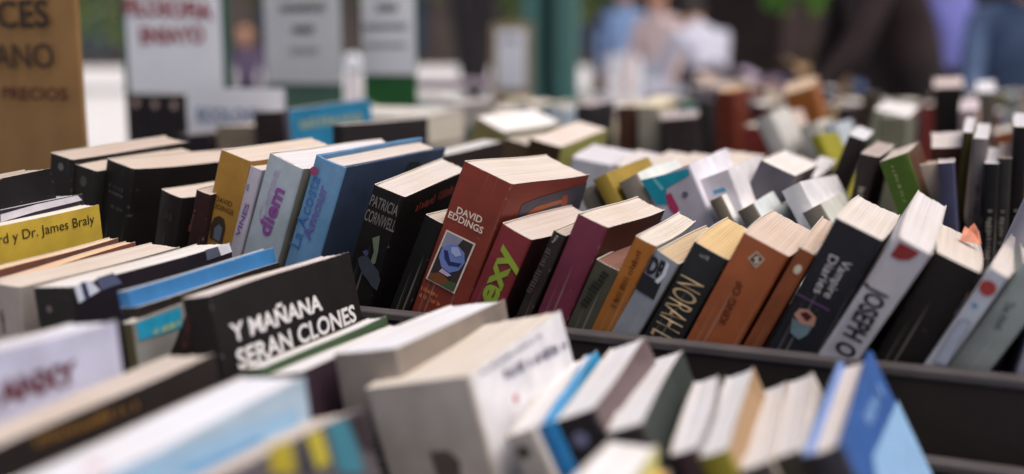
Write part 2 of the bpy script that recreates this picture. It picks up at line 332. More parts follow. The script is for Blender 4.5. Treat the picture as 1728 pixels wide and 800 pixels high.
# ------------------------------------------------------------------ the books that can be told apart
FIT = {
 'b1': [-0.6675, 0.5983, 0.0041, 0.0148, 0.1847, 0.0338, 0.0238, 0.125, 0.199],
 'b2': [-0.6482, 0.5984, 0.0049, 0.0048, 0.2069, 0.0271, 0.0221, 0.115, 0.1912],
 'b3': [-0.6308, 0.6003, 0.008, -0.0868, 0.233, -0.0246, 0.0283, 0.1298, 0.1935],
 'b4': [-0.5752, 0.5997, 0.0045, -0.0744, 0.2411, 0.0, 0.0216, 0.11, 0.1774],
 'b5': [-0.5484, 0.5991, 0.0046, -0.032, 0.2857, 0.035, 0.0127, 0.11, 0.1819],
 'b6': [-0.5414, 0.5986, 0.0136, -0.0024, 0.31, 0.0055, 0.0251, 0.11, 0.2026],
 'b7': [-0.5217, 0.5985, 0.0091, 0.0008, 0.3321, -0.0041, 0.0103, 0.1101, 0.1981],
 'b8': [-0.5127, 0.5996, 0.009, -0.0457, 0.3597, -0.0017, 0.0287, 0.1371, 0.2103],
 'b9': [-0.4768, 0.5963, 0.0038, 0.0497, 0.346, -0.0, 0.0236, 0.1595, 0.2141],
 'b10': [-0.4265, 0.5988, 0.0112, 0.105, 0.3697, 0.0617, 0.0219, 0.1146, 0.1903],
 'b11': [-0.3931, 0.5981, 0.0079, 0.006, 0.3957, -0.0337, 0.0137, 0.1099, 0.1751],
 'b12': [-0.3707, 0.6015, 0.0188, -0.0754, 0.3669, -0.0522, 0.0365, 0.1226, 0.1992],
 'b13': [-0.34, 0.5988, 0.0103, -0.0505, 0.4182, -0.0267, 0.0225, 0.1112, 0.1724],
 'b14': [-0.3079, 0.5984, 0.0034, -0.0057, 0.4226, 0.0034, 0.0082, 0.11, 0.1783],
 'b15': [-0.2896, 0.5996, 0.0106, -0.048, 0.3937, -0.0239, 0.0203, 0.108, 0.1797],
 'b16': [-0.2717, 0.5968, 0.0024, -0.0125, 0.4097, -0.0086, 0.0154, 0.1099, 0.161],
 'b17': [-0.2586, 0.5992, 0.0054, 0.0083, 0.4381, 0.0138, 0.0133, 0.098, 0.177],
 'b18': [-0.251, 0.5981, 0.0065, -0.027, 0.4872, -0.0124, 0.0153, 0.1099, 0.1716],
 'b19': [-0.2279, 0.598, 0.0095, 0.0391, 0.4684, -0.0099, 0.0219, 0.1083, 0.173],
 'b20': [-0.1981, 0.5987, 0.0123, 0.0196, 0.4501, -0.006, 0.0281, 0.1032, 0.1763],
 'b21': [-0.1692, 0.598, 0.0045, 0.0358, 0.4561, 0.0127, 0.0093, 0.1156, 0.1792],
 'b22': [-0.1467, 0.5987, 0.0136, -0.0025, 0.4165, -0.0092, 0.0268, 0.1127, 0.1847],
 'b23': [-0.1284, 0.5993, 0.0121, 0.0352, 0.4973, 0.1201, 0.0184, 0.1116, 0.1893],
 'b24': [-0.0937, 0.598, 0.0092, 0.0197, 0.4362, 0.0005, 0.0241, 0.11, 0.1744],
 'b25': [-0.077, 0.5993, 0.0048, -0.0936, 0.4879, 0.0152, 0.0096, 0.11, 0.179],
 'b26': [-0.0662, 0.5984, 0.0099, 0.0035, 0.5156, -0.0072, 0.0186, 0.11, 0.178],
 'b25b': [-0.0347, 0.66, 0.0066, -0.0, 0.3341, 0.0, 0.02, 0.11, 0.22],
 'b27': [-0.0013, 0.5984, 0.0044, 0.0, 0.22, -0.0001, 0.02, 0.11, 0.178],
 'c25': [0.0198, 0.4144, -0.0364, -0.0334, -0.457, 0.0863, 0.0162, 0.1109, 0.1731],
 'c24': [0.0113, 0.4176, -0.0367, 0.0807, -0.4905, 0.0323, 0.0124, 0.0971, 0.1718],
 'c23': [-0.0086, 0.4061, -0.0383, 0.1241, -0.4409, -0.0029, 0.0121, 0.1062, 0.1654],
 'c22': [-0.0269, 0.4139, -0.0378, 0.0747, -0.4302, 0.0673, 0.0132, 0.0938, 0.1677],
 'c21': [-0.0471, 0.4126, -0.0386, 0.1121, -0.3794, 0.0587, 0.0115, 0.0856, 0.1646],
 'c19': [-0.0749, 0.4071, -0.0379, 0.1197, -0.364, 0.0025, 0.0158, 0.1116, 0.1672],
 'c18': [-0.0885, 0.4167, -0.0369, 0.0584, -0.4177, 0.065, 0.0178, 0.0982, 0.1711],
 'c17': [-0.0909, 0.411, -0.037, 0.1701, -0.4446, 0.0, 0.0072, 0.1114, 0.1709],
 'c16': [-0.1081, 0.4067, -0.0385, 0.1224, -0.4327, 0.0206, 0.014, 0.1051, 0.1655],
 'c15': [-0.2062, 0.4088, -0.0381, -0.0325, -0.2536, 0.061, 0.0565, 0.0995, 0.1661],
 'c14': [-0.2405, 0.4095, -0.0353, -0.0179, -0.1856, -0.0124, 0.0342, 0.1166, 0.171],
 'c13': [-0.2714, 0.4008, -0.0404, -0.0074, -0.191, -0.0173, 0.0195, 0.1119, 0.1649],
 'c12': [-0.285, 0.4036, -0.0389, -0.0028, -0.1992, -0.0052, 0.012, 0.1136, 0.1644],
 'L7': [-0.3263, 0.416, -0.0323, 0.0215, -0.1999, -0.0054, 0.0195, 0.1301, 0.186],
 'L6': [-0.3775, 0.4171, -0.0372, -0.0047, -0.1343, 0.0142, 0.012, 0.1212, 0.1811],
 'L4': [-0.4388, 0.4109, -0.0335, 0.0271, -0.0873, 0.0115, 0.0267, 0.1345, 0.1838],
 'L3': [-0.5001, 0.4166, -0.0329, -0.0072, 0.0528, 0.0178, 0.0218, 0.1231, 0.1819],
 'L1': [-0.5559, 0.4248, -0.0302, -0.0061, -0.0287, 0.0355, 0.0215, 0.1265, 0.1972],
 'c20': [-0.0851, 0.4155, -0.0299, 0.166, -0.2805, -0.0714, 0.0059, 0.1009, 0.1482],
 'L5': [-0.375, 0.4197, -0.0331, -0.0086, -0.1635, 0.0187, 0.0081, 0.1228, 0.1855],
 'L2b': [-0.5003, 0.4166, -0.0343, 0.0119, -0.0116, 0.0487, 0.008, 0.1211, 0.1806],
 'L2a': [-0.5172, 0.4176, -0.0339, 0.0073, -0.0126, 0.0404, 0.008, 0.1217, 0.1822],
 'L0a': [-0.5653, 0.4264, -0.0291, -0.0141, -0.0897, 0.0335, 0.026, 0.1274, 0.2014],
 'L0b': [-0.5912, 0.4266, -0.0288, -0.0125, -0.0868, 0.0433, 0.026, 0.128, 0.2025],
 'L0c': [-0.6003, 0.4274, -0.0282, -0.0157, -0.0928, 0.0351, 0.027, 0.1283, 0.205],
 'L0d': [-0.579, 0.4233, -0.0296, -0.0041, -0.0737, 0.0668, 0.0244, 0.1269, 0.2162],
 'L8': [-0.3802, 0.4116, -0.036, 0.0622, -0.0659, 0.0371, 0.0057, 0.12, 0.1741],
 'L8a': [-0.3338, 0.251, -0.0349, 0.0558, -0.1261, -0.0491, 0.0245, 0.0868, 0.195],
 'L9': [-0.3091, 0.2433, -0.0375, 0.0331, -0.1259, 0.0133, 0.0253, 0.1346, 0.1722],
 'L10': [-0.2544, 0.2182, -0.0372, 0.0158, -0.1166, 0.0079, 0.0306, 0.1361, 0.1755],
 'L11': [-0.2077, 0.2432, -0.0337, -0.0129, -0.3065, -0.0355, 0.0362, 0.1046, 0.1656],
 'cn': [-0.1198, 0.2538, -0.0341, -0.0034, -0.0262, 0.009, 0.0191, 0.1222, 0.1584],
 'cn2': [-0.126, 0.2527, -0.0337, -0.004, 0.1347, 0.0054, 0.0051, 0.1215, 0.1522],
 'g1': [-0.1917, 0.7957, 0.0164, 0.0112, -0.505, 0.0209, 0.0129, 0.12, 0.1793],
 'g0': [-0.2175, 0.7925, 0.01, -0.0049, -0.459, -0.0349, 0.013, 0.1205, 0.1706],
 'g2': [-0.1685, 0.7948, 0.0135, 0.005, -0.5152, 0.0101, 0.0173, 0.12, 0.1817],
 'g3': [-0.1623, 0.7933, 0.0101, 0.0057, -0.4298, 0.0139, 0.0381, 0.12, 0.1792],
 'g4': [-0.1325, 0.8022, 0.0067, 0.0016, -0.3869, 0.0054, 0.029, 0.12, 0.1812],
 'g5': [-0.1024, 0.7838, 0.0108, 0.0302, -0.4971, -0.0211, 0.0099, 0.1179, 0.1726],
 'g6': [-0.0749, 0.7834, 0.0114, -0.0721, -0.5518, 0.031, 0.0138, 0.1325, 0.1697],
 'g7': [-0.0463, 0.7928, 0.014, -0.0352, -0.5301, -0.074, 0.0162, 0.1211, 0.1805],
 'g8': [-0.2333, 0.8409, 0.0164, 0.0024, 0.4049, -0.0183, 0.0291, 0.1201, 0.1877],
 'g9': [-0.2449, 0.8609, 0.0096, -0.0005, 0.3202, -0.0146, 0.0173, 0.1201, 0.1773],
 'g10': [-0.0266, 0.7833, 0.0119, 0.005, -0.5656, -0.0441, 0.0147, 0.1198, 0.1713],
 'h1': [-0.3879, 0.9709, 0.001, 0.1087, 0.1538, 0.0634, 0.0397, 0.0926, 0.1749],
 'h2': [-0.3467, 0.9699, -0.0024, 0.0778, 0.1677, 0.0621, 0.0267, 0.1015, 0.1733],
 'h3': [-0.3143, 0.9685, -0.0037, 0.0527, 0.1431, 0.0591, 0.0264, 0.114, 0.1727],
 'h4': [-0.2821, 0.9688, -0.0043, 0.0753, 0.1137, 0.0461, 0.0257, 0.112, 0.1729],
 'h5': [-0.2513, 0.9659, -0.0029, 0.0758, 0.108, 0.0387, 0.0373, 0.1336, 0.1732],
 'h6': [-0.2349, 0.9725, 0.0083, -0.0306, 0.3056, -0.0037, 0.0343, 0.0974, 0.1777],
 'h7': [-0.1906, 0.968, -0.0023, -0.0001, 0.2483, 0.0536, 0.014, 0.1227, 0.1745],
 'h8': [-0.1781, 1.0004, 0.0048, 0.0346, 0.3276, 0.0093, 0.0143, 0.1176, 0.2052],
 'h8b': [-0.1238, 0.9006, 0.0035, -0.0184, 0.1741, 0.0127, 0.0139, 0.12, 0.1911],
 'h9': [-0.0029, 0.8629, 0.0117, -0.0047, -0.3805, -0.0027, 0.0215, 0.1222, 0.1905],
 'h11': [-0.0178, 0.9015, 0.01, 0.0354, -0.1667, -0.0497, 0.016, 0.0912, 0.1754],
 'h11b': [-0.0097, 0.8317, 0.011, 0.044, -0.1138, -0.0488, 0.0097, 0.0917, 0.1815],
 'h12': [-0.0284, 1.0002, -0.0044, 0.0487, -0.075, 0.0565, 0.0257, 0.1099, 0.1956],
 'h13': [-0.0269, 0.9697, -0.0013, 0.0018, 0.0437, 0.0551, 0.0073, 0.1204, 0.2084],
 'h14': [-0.0138, 0.9498, -0.0007, -0.0033, 0.0222, 0.0472, 0.0106, 0.121, 0.2041],
 'h15': [0.0046, 0.9293, -0.0025, -0.0144, -0.0248, 0.0323, 0.0102, 0.122, 0.1875],
 'h16': [0.0132, 0.9398, -0.0007, -0.0132, -0.0182, 0.03, 0.0093, 0.1215, 0.1893],
 'h17': [0.021, 0.9499, -0.0009, -0.0173, -0.0078, 0.0454, 0.0106, 0.1221, 0.2141],
 'i1': [-0.4861, 1.5005, 0.0029, -0.0019, -0.0295, 0.0119, 0.0299, 0.12, 0.1929],
 'i2': [-0.4535, 1.5005, 0.004, 0.0739, -0.0164, 0.0975, 0.0313, 0.1203, 0.194],
 'i3': [-0.384, 1.3999, 0.0028, 0.2689, -0.0738, 0.0276, 0.0479, 0.1237, 0.1828],
 'i4': [-0.3901, 1.7008, 0.0063, 0.0284, -0.0206, 0.0332, 0.0303, 0.1173, 0.2063],
 'i5': [-0.176, 1.3527, 0.0159, 0.0073, -0.4724, 0.0141, 0.0219, 0.12, 0.1942],
 'i6': [-0.1969, 1.5015, 0.0141, -0.0036, -0.4021, -0.0464, 0.0178, 0.1211, 0.1883],
 'i7': [-0.2465, 1.8003, 0.0083, 0.1083, -0.2854, 0.1109, 0.0483, 0.1237, 0.2079],
 'i8': [-0.0871, 1.1535, 0.0239, 0.0045, -0.4791, -0.0698, 0.0104, 0.1228, 0.1795],
 'i9': [-0.119, 1.3012, 0.0103, -0.0038, -0.3177, -0.0378, 0.017, 0.1206, 0.1857],
 'i10': [-0.1475, 1.3515, 0.0108, 0.0056, -0.3592, -0.0266, 0.0239, 0.1205, 0.1823],
 'i11': [-0.1698, 1.5005, 0.0055, -0.0006, -0.0771, -0.0164, 0.0172, 0.1202, 0.1935],
 'i12': [-0.1721, 1.8004, 0.0053, -0.0003, -0.0624, -0.0168, 0.0169, 0.1202, 0.2033],
 'i13': [-0.1717, 1.4511, 0.0147, -0.0285, 0.2137, 0.0692, 0.0428, 0.1288, 0.1905],
 'i14': [-0.1103, 1.3015, 0.0138, -0.0025, -0.0248, -0.0379, 0.0304, 0.121, 0.1843],
 'i15': [-0.0724, 1.9002, 0.0039, 0.0503, -0.0547, 0.0942, 0.043, 0.1195, 0.2139],
 'i16': [-0.0065, 1.8002, 0.0072, 0.0237, -0.0604, 0.107, 0.0269, 0.1262, 0.2071],
 'i17': [-0.0247, 1.5009, 0.0099, 0.0075, -0.0502, 0.0736, 0.0215, 0.1253, 0.1898],
 'j1': [-0.736, 1.0495, 0.0015, -0.0193, -0.0448, 0.0364, 0.0087, 0.1759, 0.2065],
 'j2': [-0.5637, 0.8607, 0.0088, -0.0383, 0.0067, -0.011, 0.0116, 0.1575, 0.197],
 'j4': [-0.4837, 0.8805, 0.0015, 0.0234, 0.0716, 0.0207, 0.02, 0.1367, 0.18],
 'j5': [-0.6186, 1.1551, 0.0284, -0.1238, 0.4091, 0.0243, 0.0416, 0.1362, 0.1859],
 'j6': [-0.4556, 1.0034, 0.0142, -0.0612, 0.2437, 0.0884, 0.0342, 0.1208, 0.1807],
 'j7': [-0.5157, 1.051, 0.0145, -0.0005, 0.2541, -0.0226, 0.0312, 0.1202, 0.1739],
 'j8': [-0.5625, 1.5014, 0.0071, 0.0487, 0.0476, 0.0399, 0.0256, 0.1124, 0.1909],
 'j12': [-0.8612, 1.0728, -0.0054, 0.0087, -0.0312, -0.0, 0.0566, 0.1, 0.1898],
 'j13': [-0.7929, 1.0595, 0.0006, -0.0005, -0.053, -0.0246, 0.0366, 0.1198, 0.2026],
 'j15': [-0.9274, 1.0824, -0.007, 0.0097, -0.0453, -0.0, 0.058, 0.1, 0.1782],
 'j11': [-1.0882, 1.6995, 0.0041, -0.0278, 0.3017, 0.0493, 0.02, 0.1298, 0.1883],
 'k0': [-1.134, 1.2054, 0.006, 0.0008, -0.0112, -0.022, 0.0338, 0.1202, 0.2084],
 'k1': [-1.0981, 1.2054, 0.0062, 0.0007, -0.013, -0.0212, 0.0331, 0.1202, 0.2086],
 'k2': [-1.0629, 1.2055, 0.0064, 0.0005, -0.0149, -0.0206, 0.0325, 0.1202, 0.2089]}
DEC = [
 ('b12', 'S', 'title_lettering', 'text', 'DAVID', [0.0073, 0.1665, 0.9977, 0.0676, 0.0188, 0.0044], 'e8d2c0', 0.02),
 ('b12', 'S', 'title_lettering', 'text', 'EDDINGS', [0.0028, 0.1616, 1.0, 0.0085, 0.0262, 0.0044], 'e8d2c0', 0.02),
 ('b12', 'S', 'spine_picture', 'poly', None, [[0.005, 0.1538], [0.0275, 0.1544], [0.0256, 0.1178], [0.0028, 0.1176]], 'e2d3c4', 0),
 ('b12', 'S', 'spine_picture', 'poly', None, [[0.0061, 0.1528], [0.0263, 0.1533], [0.0245, 0.1189], [0.0041, 0.1187]], '3a3130', 0),
 ('b12', 'S', 'spine_picture', 'poly', None, [[0.0061, 0.1528], [0.0185, 0.1531], [0.0159, 0.1469], [0.0054, 0.1413]], '8d8fa8', 0),
 ('b12', 'S', 'spine_picture', 'poly', None, [[0.0065, 0.141], [0.0102, 0.1461], [0.016, 0.148], [0.0225, 0.1456], [0.0249, 0.1399], [0.023, 0.1333], [0.0171, 0.1288], [0.0104, 0.1301], [0.0066, 0.1352]], '7286c4', 0),
 ('b12', 'S', 'spine_picture', 'poly', None, [[0.0083, 0.141], [0.0111, 0.1418], [0.0153, 0.136], [0.0233, 0.1384], [0.022, 0.1354], [0.0151, 0.1331], [0.0108, 0.136]], '2c3668', 0),
 ('b12', 'S', 'spine_picture', 'poly', None, [[0.0124, 0.145], [0.017, 0.147], [0.0213, 0.1434], [0.0178, 0.1405], [0.0138, 0.1418]], 'a9b6e0', 0),
 ('b12', 'S', 'spine_picture', 'poly', None, [[0.0115, 0.1294], [0.0194, 0.1281], [0.017, 0.1262], [0.0102, 0.1265]], 'c9b7d8', 0),
 ('b12', 'S', 'spine_picture', 'poly', None, [[0.0041, 0.1187], [0.005, 0.1231], [0.0113, 0.1261], [0.0169, 0.1251], [0.0213, 0.1222], [0.0234, 0.1189]], '7d4a2c', 0),
 ('b12', 'S', 'spine_picture', 'poly', None, [[0.0143, 0.1188], [0.0191, 0.124], [0.0244, 0.1252], [0.0245, 0.1189]], '4a5a3a', 0),
 ('b12', 'S', 'small_lettering', 'bars', 8, [0.0026, 0.1097, 0.9991, 0.0435, 0.0132, 0.0026], 'c07850', 0),
 ('b12', 'S', 'small_lettering', 'bars', 9, [0.0022, 0.1047, 0.9984, 0.0567, 0.0174, 0.0029], 'c07850', 0),
 ('b12', 'R', 'cover_picture', 'poly', None, [[0.0253, 0.1835], [0.0451, 0.1862], [0.1232, 0.1928], [0.1262, 0.1823], [0.1394, 0.113], [0.0318, 0.1294]], '4a4552', 0),
 ('b12', 'R', 'cover_picture', 'poly', None, [[0.0273, 0.172], [0.0498, 0.1802], [0.0812, 0.1821], [0.0955, 0.1828], [0.098, 0.1798], [0.0744, 0.1786], [0.0535, 0.1756], [0.0352, 0.1662]], 'b05a30', 0),
 ('b12', 'R', 'cover_picture', 'poly', None, [[0.0863, 0.1852], [0.0947, 0.186], [0.1119, 0.1601], [0.1008, 0.1612]], '9a4a2c', 0),
 ('b13', 'S', 'title_lettering', 'text', 'sexy', [0.0176, 0.1119, -0.0095, 1.0, 0.0496, 0.0113], '8fa63a', 0.03),
 ('b10', 'S', 'title_lettering', 'text', 'PATRICIA', [0.0011, 0.1764, 0.9999, -0.0156, 0.0195, 0.0075], '76706e', 0.01),
 ('b10', 'S', 'title_lettering', 'text', 'CORNWELL', [0.0006, 0.1656, 0.9999, -0.0138, 0.0214, 0.0081], '76706e', 0.01),
 ('b10', 'R', 'title_lettering', 'bars', 7, [0.0291, 0.1729, 0.9994, 0.0335, 0.0667, 0.0074], '96483e', 0),
 ('b10', 'S', 'spine_picture', 'poly', None, [[0.0099, 0.156], [0.0141, 0.1596], [0.0163, 0.1489], [0.0168, 0.1405], [0.0135, 0.1368], [0.0136, 0.1477]], '6b7a62', 0),
 ('b10', 'S', 'spine_picture', 'poly', None, [[0.0047, 0.1389], [0.0073, 0.1422], [0.0112, 0.1427], [0.0154, 0.1394], [0.0204, 0.1364], [0.0235, 0.1309], [0.0235, 0.1229], [0.0193, 0.1245], [0.0151, 0.1278], [0.0107, 0.1302], [0.007, 0.1346]], '3c434c', 0),
 ('b10', 'S', 'spine_picture', 'poly', None, [[0.0064, 0.1449], [0.0088, 0.1472], [0.0108, 0.1451], [0.0091, 0.1422]], '4a4a6c', 0),
 ('b9', 'S', 'title_lettering', 'text', 'La Acosta', [0.0089, 0.1494, 0.019, 0.9998, 0.0522, 0.0089], '3f6fae', 0.0),
 ('b9', 'S', 'title_lettering', 'text', 'Amour', [0.0151, 0.1586, 0.0401, 0.9992, 0.0394, 0.0065], '6a62a8', 0.02),
 ('b9', 'S', 'publisher_mark', 'disc', None, [0.0039, 0.2042, 0.0031, 1], '8b3f6a', 0),
 ('b9', 'R', 'cover_picture', 'poly', None, [[0.0919, 0.2013], [0.0969, 0.2088], [0.1126, 0.2077], [0.1232, 0.2028], [0.1151, 0.1964], [0.0994, 0.1957]], '2c3436', 0),
 ('b8', 'S', 'title_lettering', 'text', 'diem', [0.0185, 0.1557, 0.0722, 0.9974, 0.0356, 0.0104], '8d4f9c', 0.03),
 ('b8', 'S', 'title_lettering', 'text', 'Carpe', [0.0109, 0.1647, 0.0519, 0.9987, 0.0377, 0.0054], 'b9a3cf', 0.0),
 ('b6', 'S', 'title_lettering', 'text', 'DAVID', [0.0044, 0.1666, 1.0, 0.0039, 0.0141, 0.0036], '5a3c1c', 0.02),
 ('b6', 'S', 'title_lettering', 'text', 'EDDINGS', [0.0015, 0.1615, 1.0, -0.0054, 0.0194, 0.0036], '5a3c1c', 0.02),
 ('b6', 'S', 'spine_picture', 'poly', None, [[0.0066, 0.1389], [0.0053, 0.1483], [0.0069, 0.1547], [0.0104, 0.1574], [0.0148, 0.1564], [0.0173, 0.1507], [0.0172, 0.1386]], '3d2f26', 0),
 ('b6', 'S', 'spine_picture', 'poly', None, [[0.0095, 0.14], [0.0087, 0.1474], [0.0118, 0.1517], [0.015, 0.1494], [0.0149, 0.1395]], '5e6a7c', 0),
 ('b7', 'S', 'title_lettering', 'text', 'VINES', [0.0062, 0.147, 0.078, 0.997, 0.0253, 0.0036], '7c5a9a', 0.02),
 ('b7', 'S', 'small_lettering', 'bars', 3, [0.0042, 0.1808, 0.1046, 0.9945, 0.0078, 0.0025], '7c7aa0', 0),
 ('b3', 'S', 'small_lettering', 'bars', 6, [0.0073, 0.1745, 0.9993, -0.0361, 0.0148, 0.0028], '55504f', 0),
 ('b3', 'S', 'small_lettering', 'bars', 6, [0.008, 0.1702, 0.9994, -0.0339, 0.0149, 0.0028], '55504f', 0),
 ('b3', 'S', 'small_lettering', 'bars', 6, [0.0098, 0.1598, 0.9996, -0.0285, 0.0149, 0.0028], '55504f', 0),
 ('b1', 'S', 'publisher_mark', 'disc', None, [0.0123, 0.1912, 0.0029, 1], '6a6663', 0),
 ('b2', 'S', 'publisher_mark', 'disc', None, [0.0101, 0.1806, 0.004, 0.8], '4c4946', 0),
 ('b4', 'S', 'small_lettering', 'bars', 4, [0.0037, 0.1581, 1.0, -0.0012, 0.0138, 0.0065], '3c3736', 0),
 ('b5', 'S', 'small_lettering', 'bars', 6, [0.002, 0.1489, 0.095, 0.9955, 0.0209, 0.0022], '7a4a44', 0),
 ('b14', 'S', 'small_lettering', 'bars', 2, [0.0034, 0.171, 0.267, 0.9637, 0.006, 0.0016], 'b0a8a0', 0),
 ('b14', 'S', 'small_lettering', 'bars', 8, [0.0036, 0.1335, 0.0275, 0.9996, 0.034, 0.0036], '554a44', 0),
 ('b16', 'S', 'title_lettering', 'bars', 5, [0.007, 0.131, 0.1722, 0.9851, 0.0266, 0.0058], '28271f', 0),
 ('b17', 'S', 'title_lettering', 'bars', 11, [0.0086, 0.1321, -0.0137, 0.9999, 0.0386, 0.0035], '6a3510', 0),
 ('b18', 'S', 'title_lettering', 'text', 'DB', [0.0008, 0.1571, 0.9884, 0.1519, 0.0103, 0.0103], '25262c', 0.05),
 ('b18', 'S', 'spine_band', 'poly', None, [[-0.0005, 0.1558], [0.012, 0.1564], [0.0132, 0.1454], [0.0003, 0.1447]], '25262b', 0),
 ('b18', 'S', 'spine_band', 'poly', None, [[0.0086, 0.1695], [0.0108, 0.1685], [0.012, 0.1614], [0.0106, 0.1551], [0.0081, 0.1551], [0.0097, 0.1611]], 'd8dbe4', 0),
 ('b19', 'S', 'title_lettering', 'text', 'NORAH L', [0.0025, 0.1525, 0.0263, -0.9997, 0.0408, 0.0152], 'bfa57e', 0),
 ('b19', 'S', 'small_lettering', 'bars', 3, [0.0066, 0.1666, 0.9982, 0.0593, 0.006, 0.0027], '8f8f95', 0),
 ('b20', 'S', 'publisher_mark', 'poly', None, [[0.0088, 0.1644], [0.0113, 0.1704], [0.0172, 0.1684], [0.0153, 0.1614]], 'c9b8a4', 0),
 ('b20', 'S', 'publisher_mark', 'poly', None, [[0.0099, 0.1646], [0.0117, 0.1695], [0.0163, 0.1679], [0.0146, 0.1626]], '2e2622', 0),
 ('b20', 'S', 'publisher_mark', 'poly', None, [[0.0114, 0.1658], [0.0129, 0.1686], [0.0143, 0.1675], [0.0135, 0.1662], [0.0154, 0.1662], [0.0139, 0.1633], [0.0127, 0.1642], [0.0133, 0.1658]], 'd2c4b4', 0),
 ('b20', 'S', 'title_lettering', 'text', 'KING OF', [0.0157, 0.1239, -0.0717, 0.9974, 0.0269, 0.0043], '5e2f18', 0.02),
 ('b21', 'S', 'publisher_mark', 'disc', None, [0.0052, 0.1676, 0.0029, 0.7], 'c8bfa8', 0),
 ('b22', 'S', 'title_lettering', 'text', 'Vampire', [0.0139, 0.1664, -0.0103, -0.9999, 0.0233, 0.005], 'c9c6c8', 0),
 ('b22', 'S', 'title_lettering', 'text', 'Diaries', [0.0063, 0.1657, 0.0706, -0.9975, 0.0231, 0.005], 'c9c6c8', 0),
 ('b22', 'S', 'spine_picture', 'poly', None, [[0.0004, 0.1377], [0.0201, 0.138], [0.0201, 0.1372], [0.0004, 0.1369]], '6a4a78', 0),
 ('b22', 'S', 'spine_picture', 'poly', None, [[0.0043, 0.1261], [0.0057, 0.1307], [0.0102, 0.1324], [0.0157, 0.1305], [0.0168, 0.1254], [0.0094, 0.1231]], 'b98a78', 0),
 ('b22', 'S', 'spine_picture', 'poly', None, [[0.0068, 0.1283], [0.0098, 0.131], [0.0139, 0.1299], [0.0123, 0.1259]], '4a1c1c', 0),
 ('b22', 'S', 'spine_picture', 'poly', None, [[0.0045, 0.1242], [0.0099, 0.1234], [0.0163, 0.1251], [0.0157, 0.119], [0.0128, 0.1146], [0.0071, 0.116]], '6a8088', 0),
 ('b23', 'S', 'title_lettering', 'text', 'JOSEPH O', [0.0022, 0.1599, 0.0644, -0.9979, 0.0429, 0.0106], '26262c', 0.03),
 ('b23', 'S', 'publisher_mark', 'poly', None, [[0.0017, 0.1874], [0.0128, 0.1878], [0.0124, 0.1846], [0.0103, 0.181], [0.0063, 0.1787], [0.0016, 0.1786]], '8e2f30', 0),
 ('b25', 'S', 'publisher_mark', 'disc', None, [0.0042, 0.1694, 0.0041, 1], 'a23a36', 0),
 ('b25', 'S', 'small_mark', 'disc', None, [0.0039, 0.1583, 0.0014, 1], '5b8fb5', 0),
 ('b25', 'S', 'spine_panel', 'poly', None, [[0.0018, 0.1471], [0.0041, 0.1498], [0.0071, 0.1492], [0.0078, 0.1459], [0.0098, 0.1229], [0.0031, 0.1204]], '7f8796', 0),
 ('b25', 'S', 'spine_panel', 'poly', None, [[0.0023, 0.1467], [0.0042, 0.1491], [0.0068, 0.1486], [0.0072, 0.1459], [0.0089, 0.1238], [0.0035, 0.1215]], 'adb3c2', 0),
 ('b26', 'S', 'title_lettering', 'text', 'The Host', [0.0039, 0.1577, 0.1959, -0.9806, 0.0164, 0.0044], '3c3f42', 0),
 ('L1', 'R', 'title_lettering', 'text', 'rd y Dr. James Braly', [0.044, 0.1862, 1.0, -0.0044, 0.0767, 0.006], '2e2a18', 0),
 ('L7', 'R', 'title_lettering', 'text', 'Y MAÑANA', [0.0074, 0.1599, 0.9999, -0.0112, 0.0832, 0.0093], 'e8e6e8', 0.03),
 ('L7', 'R', 'title_lettering', 'text', 'SERAN CLONES', [0.008, 0.1457, 1.0, -0.0051, 0.1149, 0.0101], 'e8e6e8', 0.03),
 ('L7', 'S', 'small_lettering', 'bars', 5, [-0.0018, 0.1601, 0.4652, 0.8852, 0.0196, 0.0037], '5a2424', 0),
 ('L8a', 'R', 'title_lettering', 'text', 'ANXY', [0.0191, 0.1751, 1.0, -0.0062, 0.0414, 0.0087], '521a24', 0.06),
 ('L9', 'R', 'title_lettering', 'bars', 9, [0.0294, 0.1664, 0.9983, -0.0579, 0.0538, 0.0038], '8a642a', 0),
 ('L10', 'R', 'cover_picture', 'poly', None, [[0.0259, 0.1757], [0.0583, 0.1718], [0.0973, 0.1683], [0.1276, 0.1645], [0.1256, 0.1479], [0.0552, 0.1583]], '8fb4d4', 0),
 ('L10', 'R', 'cover_picture', 'poly', None, [[0.0538, 0.1651], [0.0819, 0.163], [0.1031, 0.1618], [0.1053, 0.1551], [0.0801, 0.1552]], '5f98c8', 0),
 ('L10', 'R', 'small_lettering', 'bars', 3, [0.0156, 0.1795, 0.9969, -0.0786, 0.0097, 0.0019], 'c8484c', 0),
 ('L11', 'R', 'cover_picture', 'poly', None, [[0.0456, 0.1671], [0.0582, 0.1664], [0.0564, 0.1542], [0.0432, 0.1585]], 'a0922e', 0),
 ('L11', 'R', 'cover_picture', 'poly', None, [[0.0657, 0.1657], [0.0757, 0.1648], [0.0762, 0.1523], [0.0662, 0.1521]], 'b0a436', 0),
 ('L11', 'R', 'cover_picture', 'poly', None, [[0.0794, 0.1661], [0.0921, 0.1644], [0.0945, 0.1537], [0.0939, 0.1419], [0.0791, 0.1468]], '3c7688', 0),
 ('L11', 'R', 'cover_picture', 'poly', None, [[0.0923, 0.1648], [0.1043, 0.1637], [0.1039, 0.1484], [0.0962, 0.152]], '33282e', 0),
 ('L11', 'R', 'cover_picture', 'poly', None, [[0.0635, 0.1664], [0.0659, 0.1661], [0.0674, 0.1506], [0.057, 0.154]], '3b3a44', 0),
 ('c15', 'R', 'small_lettering', 'bars', 12, [0.0072, 0.1627, 0.9993, -0.0366, 0.0656, 0.0021], '6c6a80', 0),
 ('c15', 'R', 'title_lettering', 'bars', 10, [0.0261, 0.154, 0.9946, -0.1039, 0.0711, 0.0051], '5c5a72', 0),
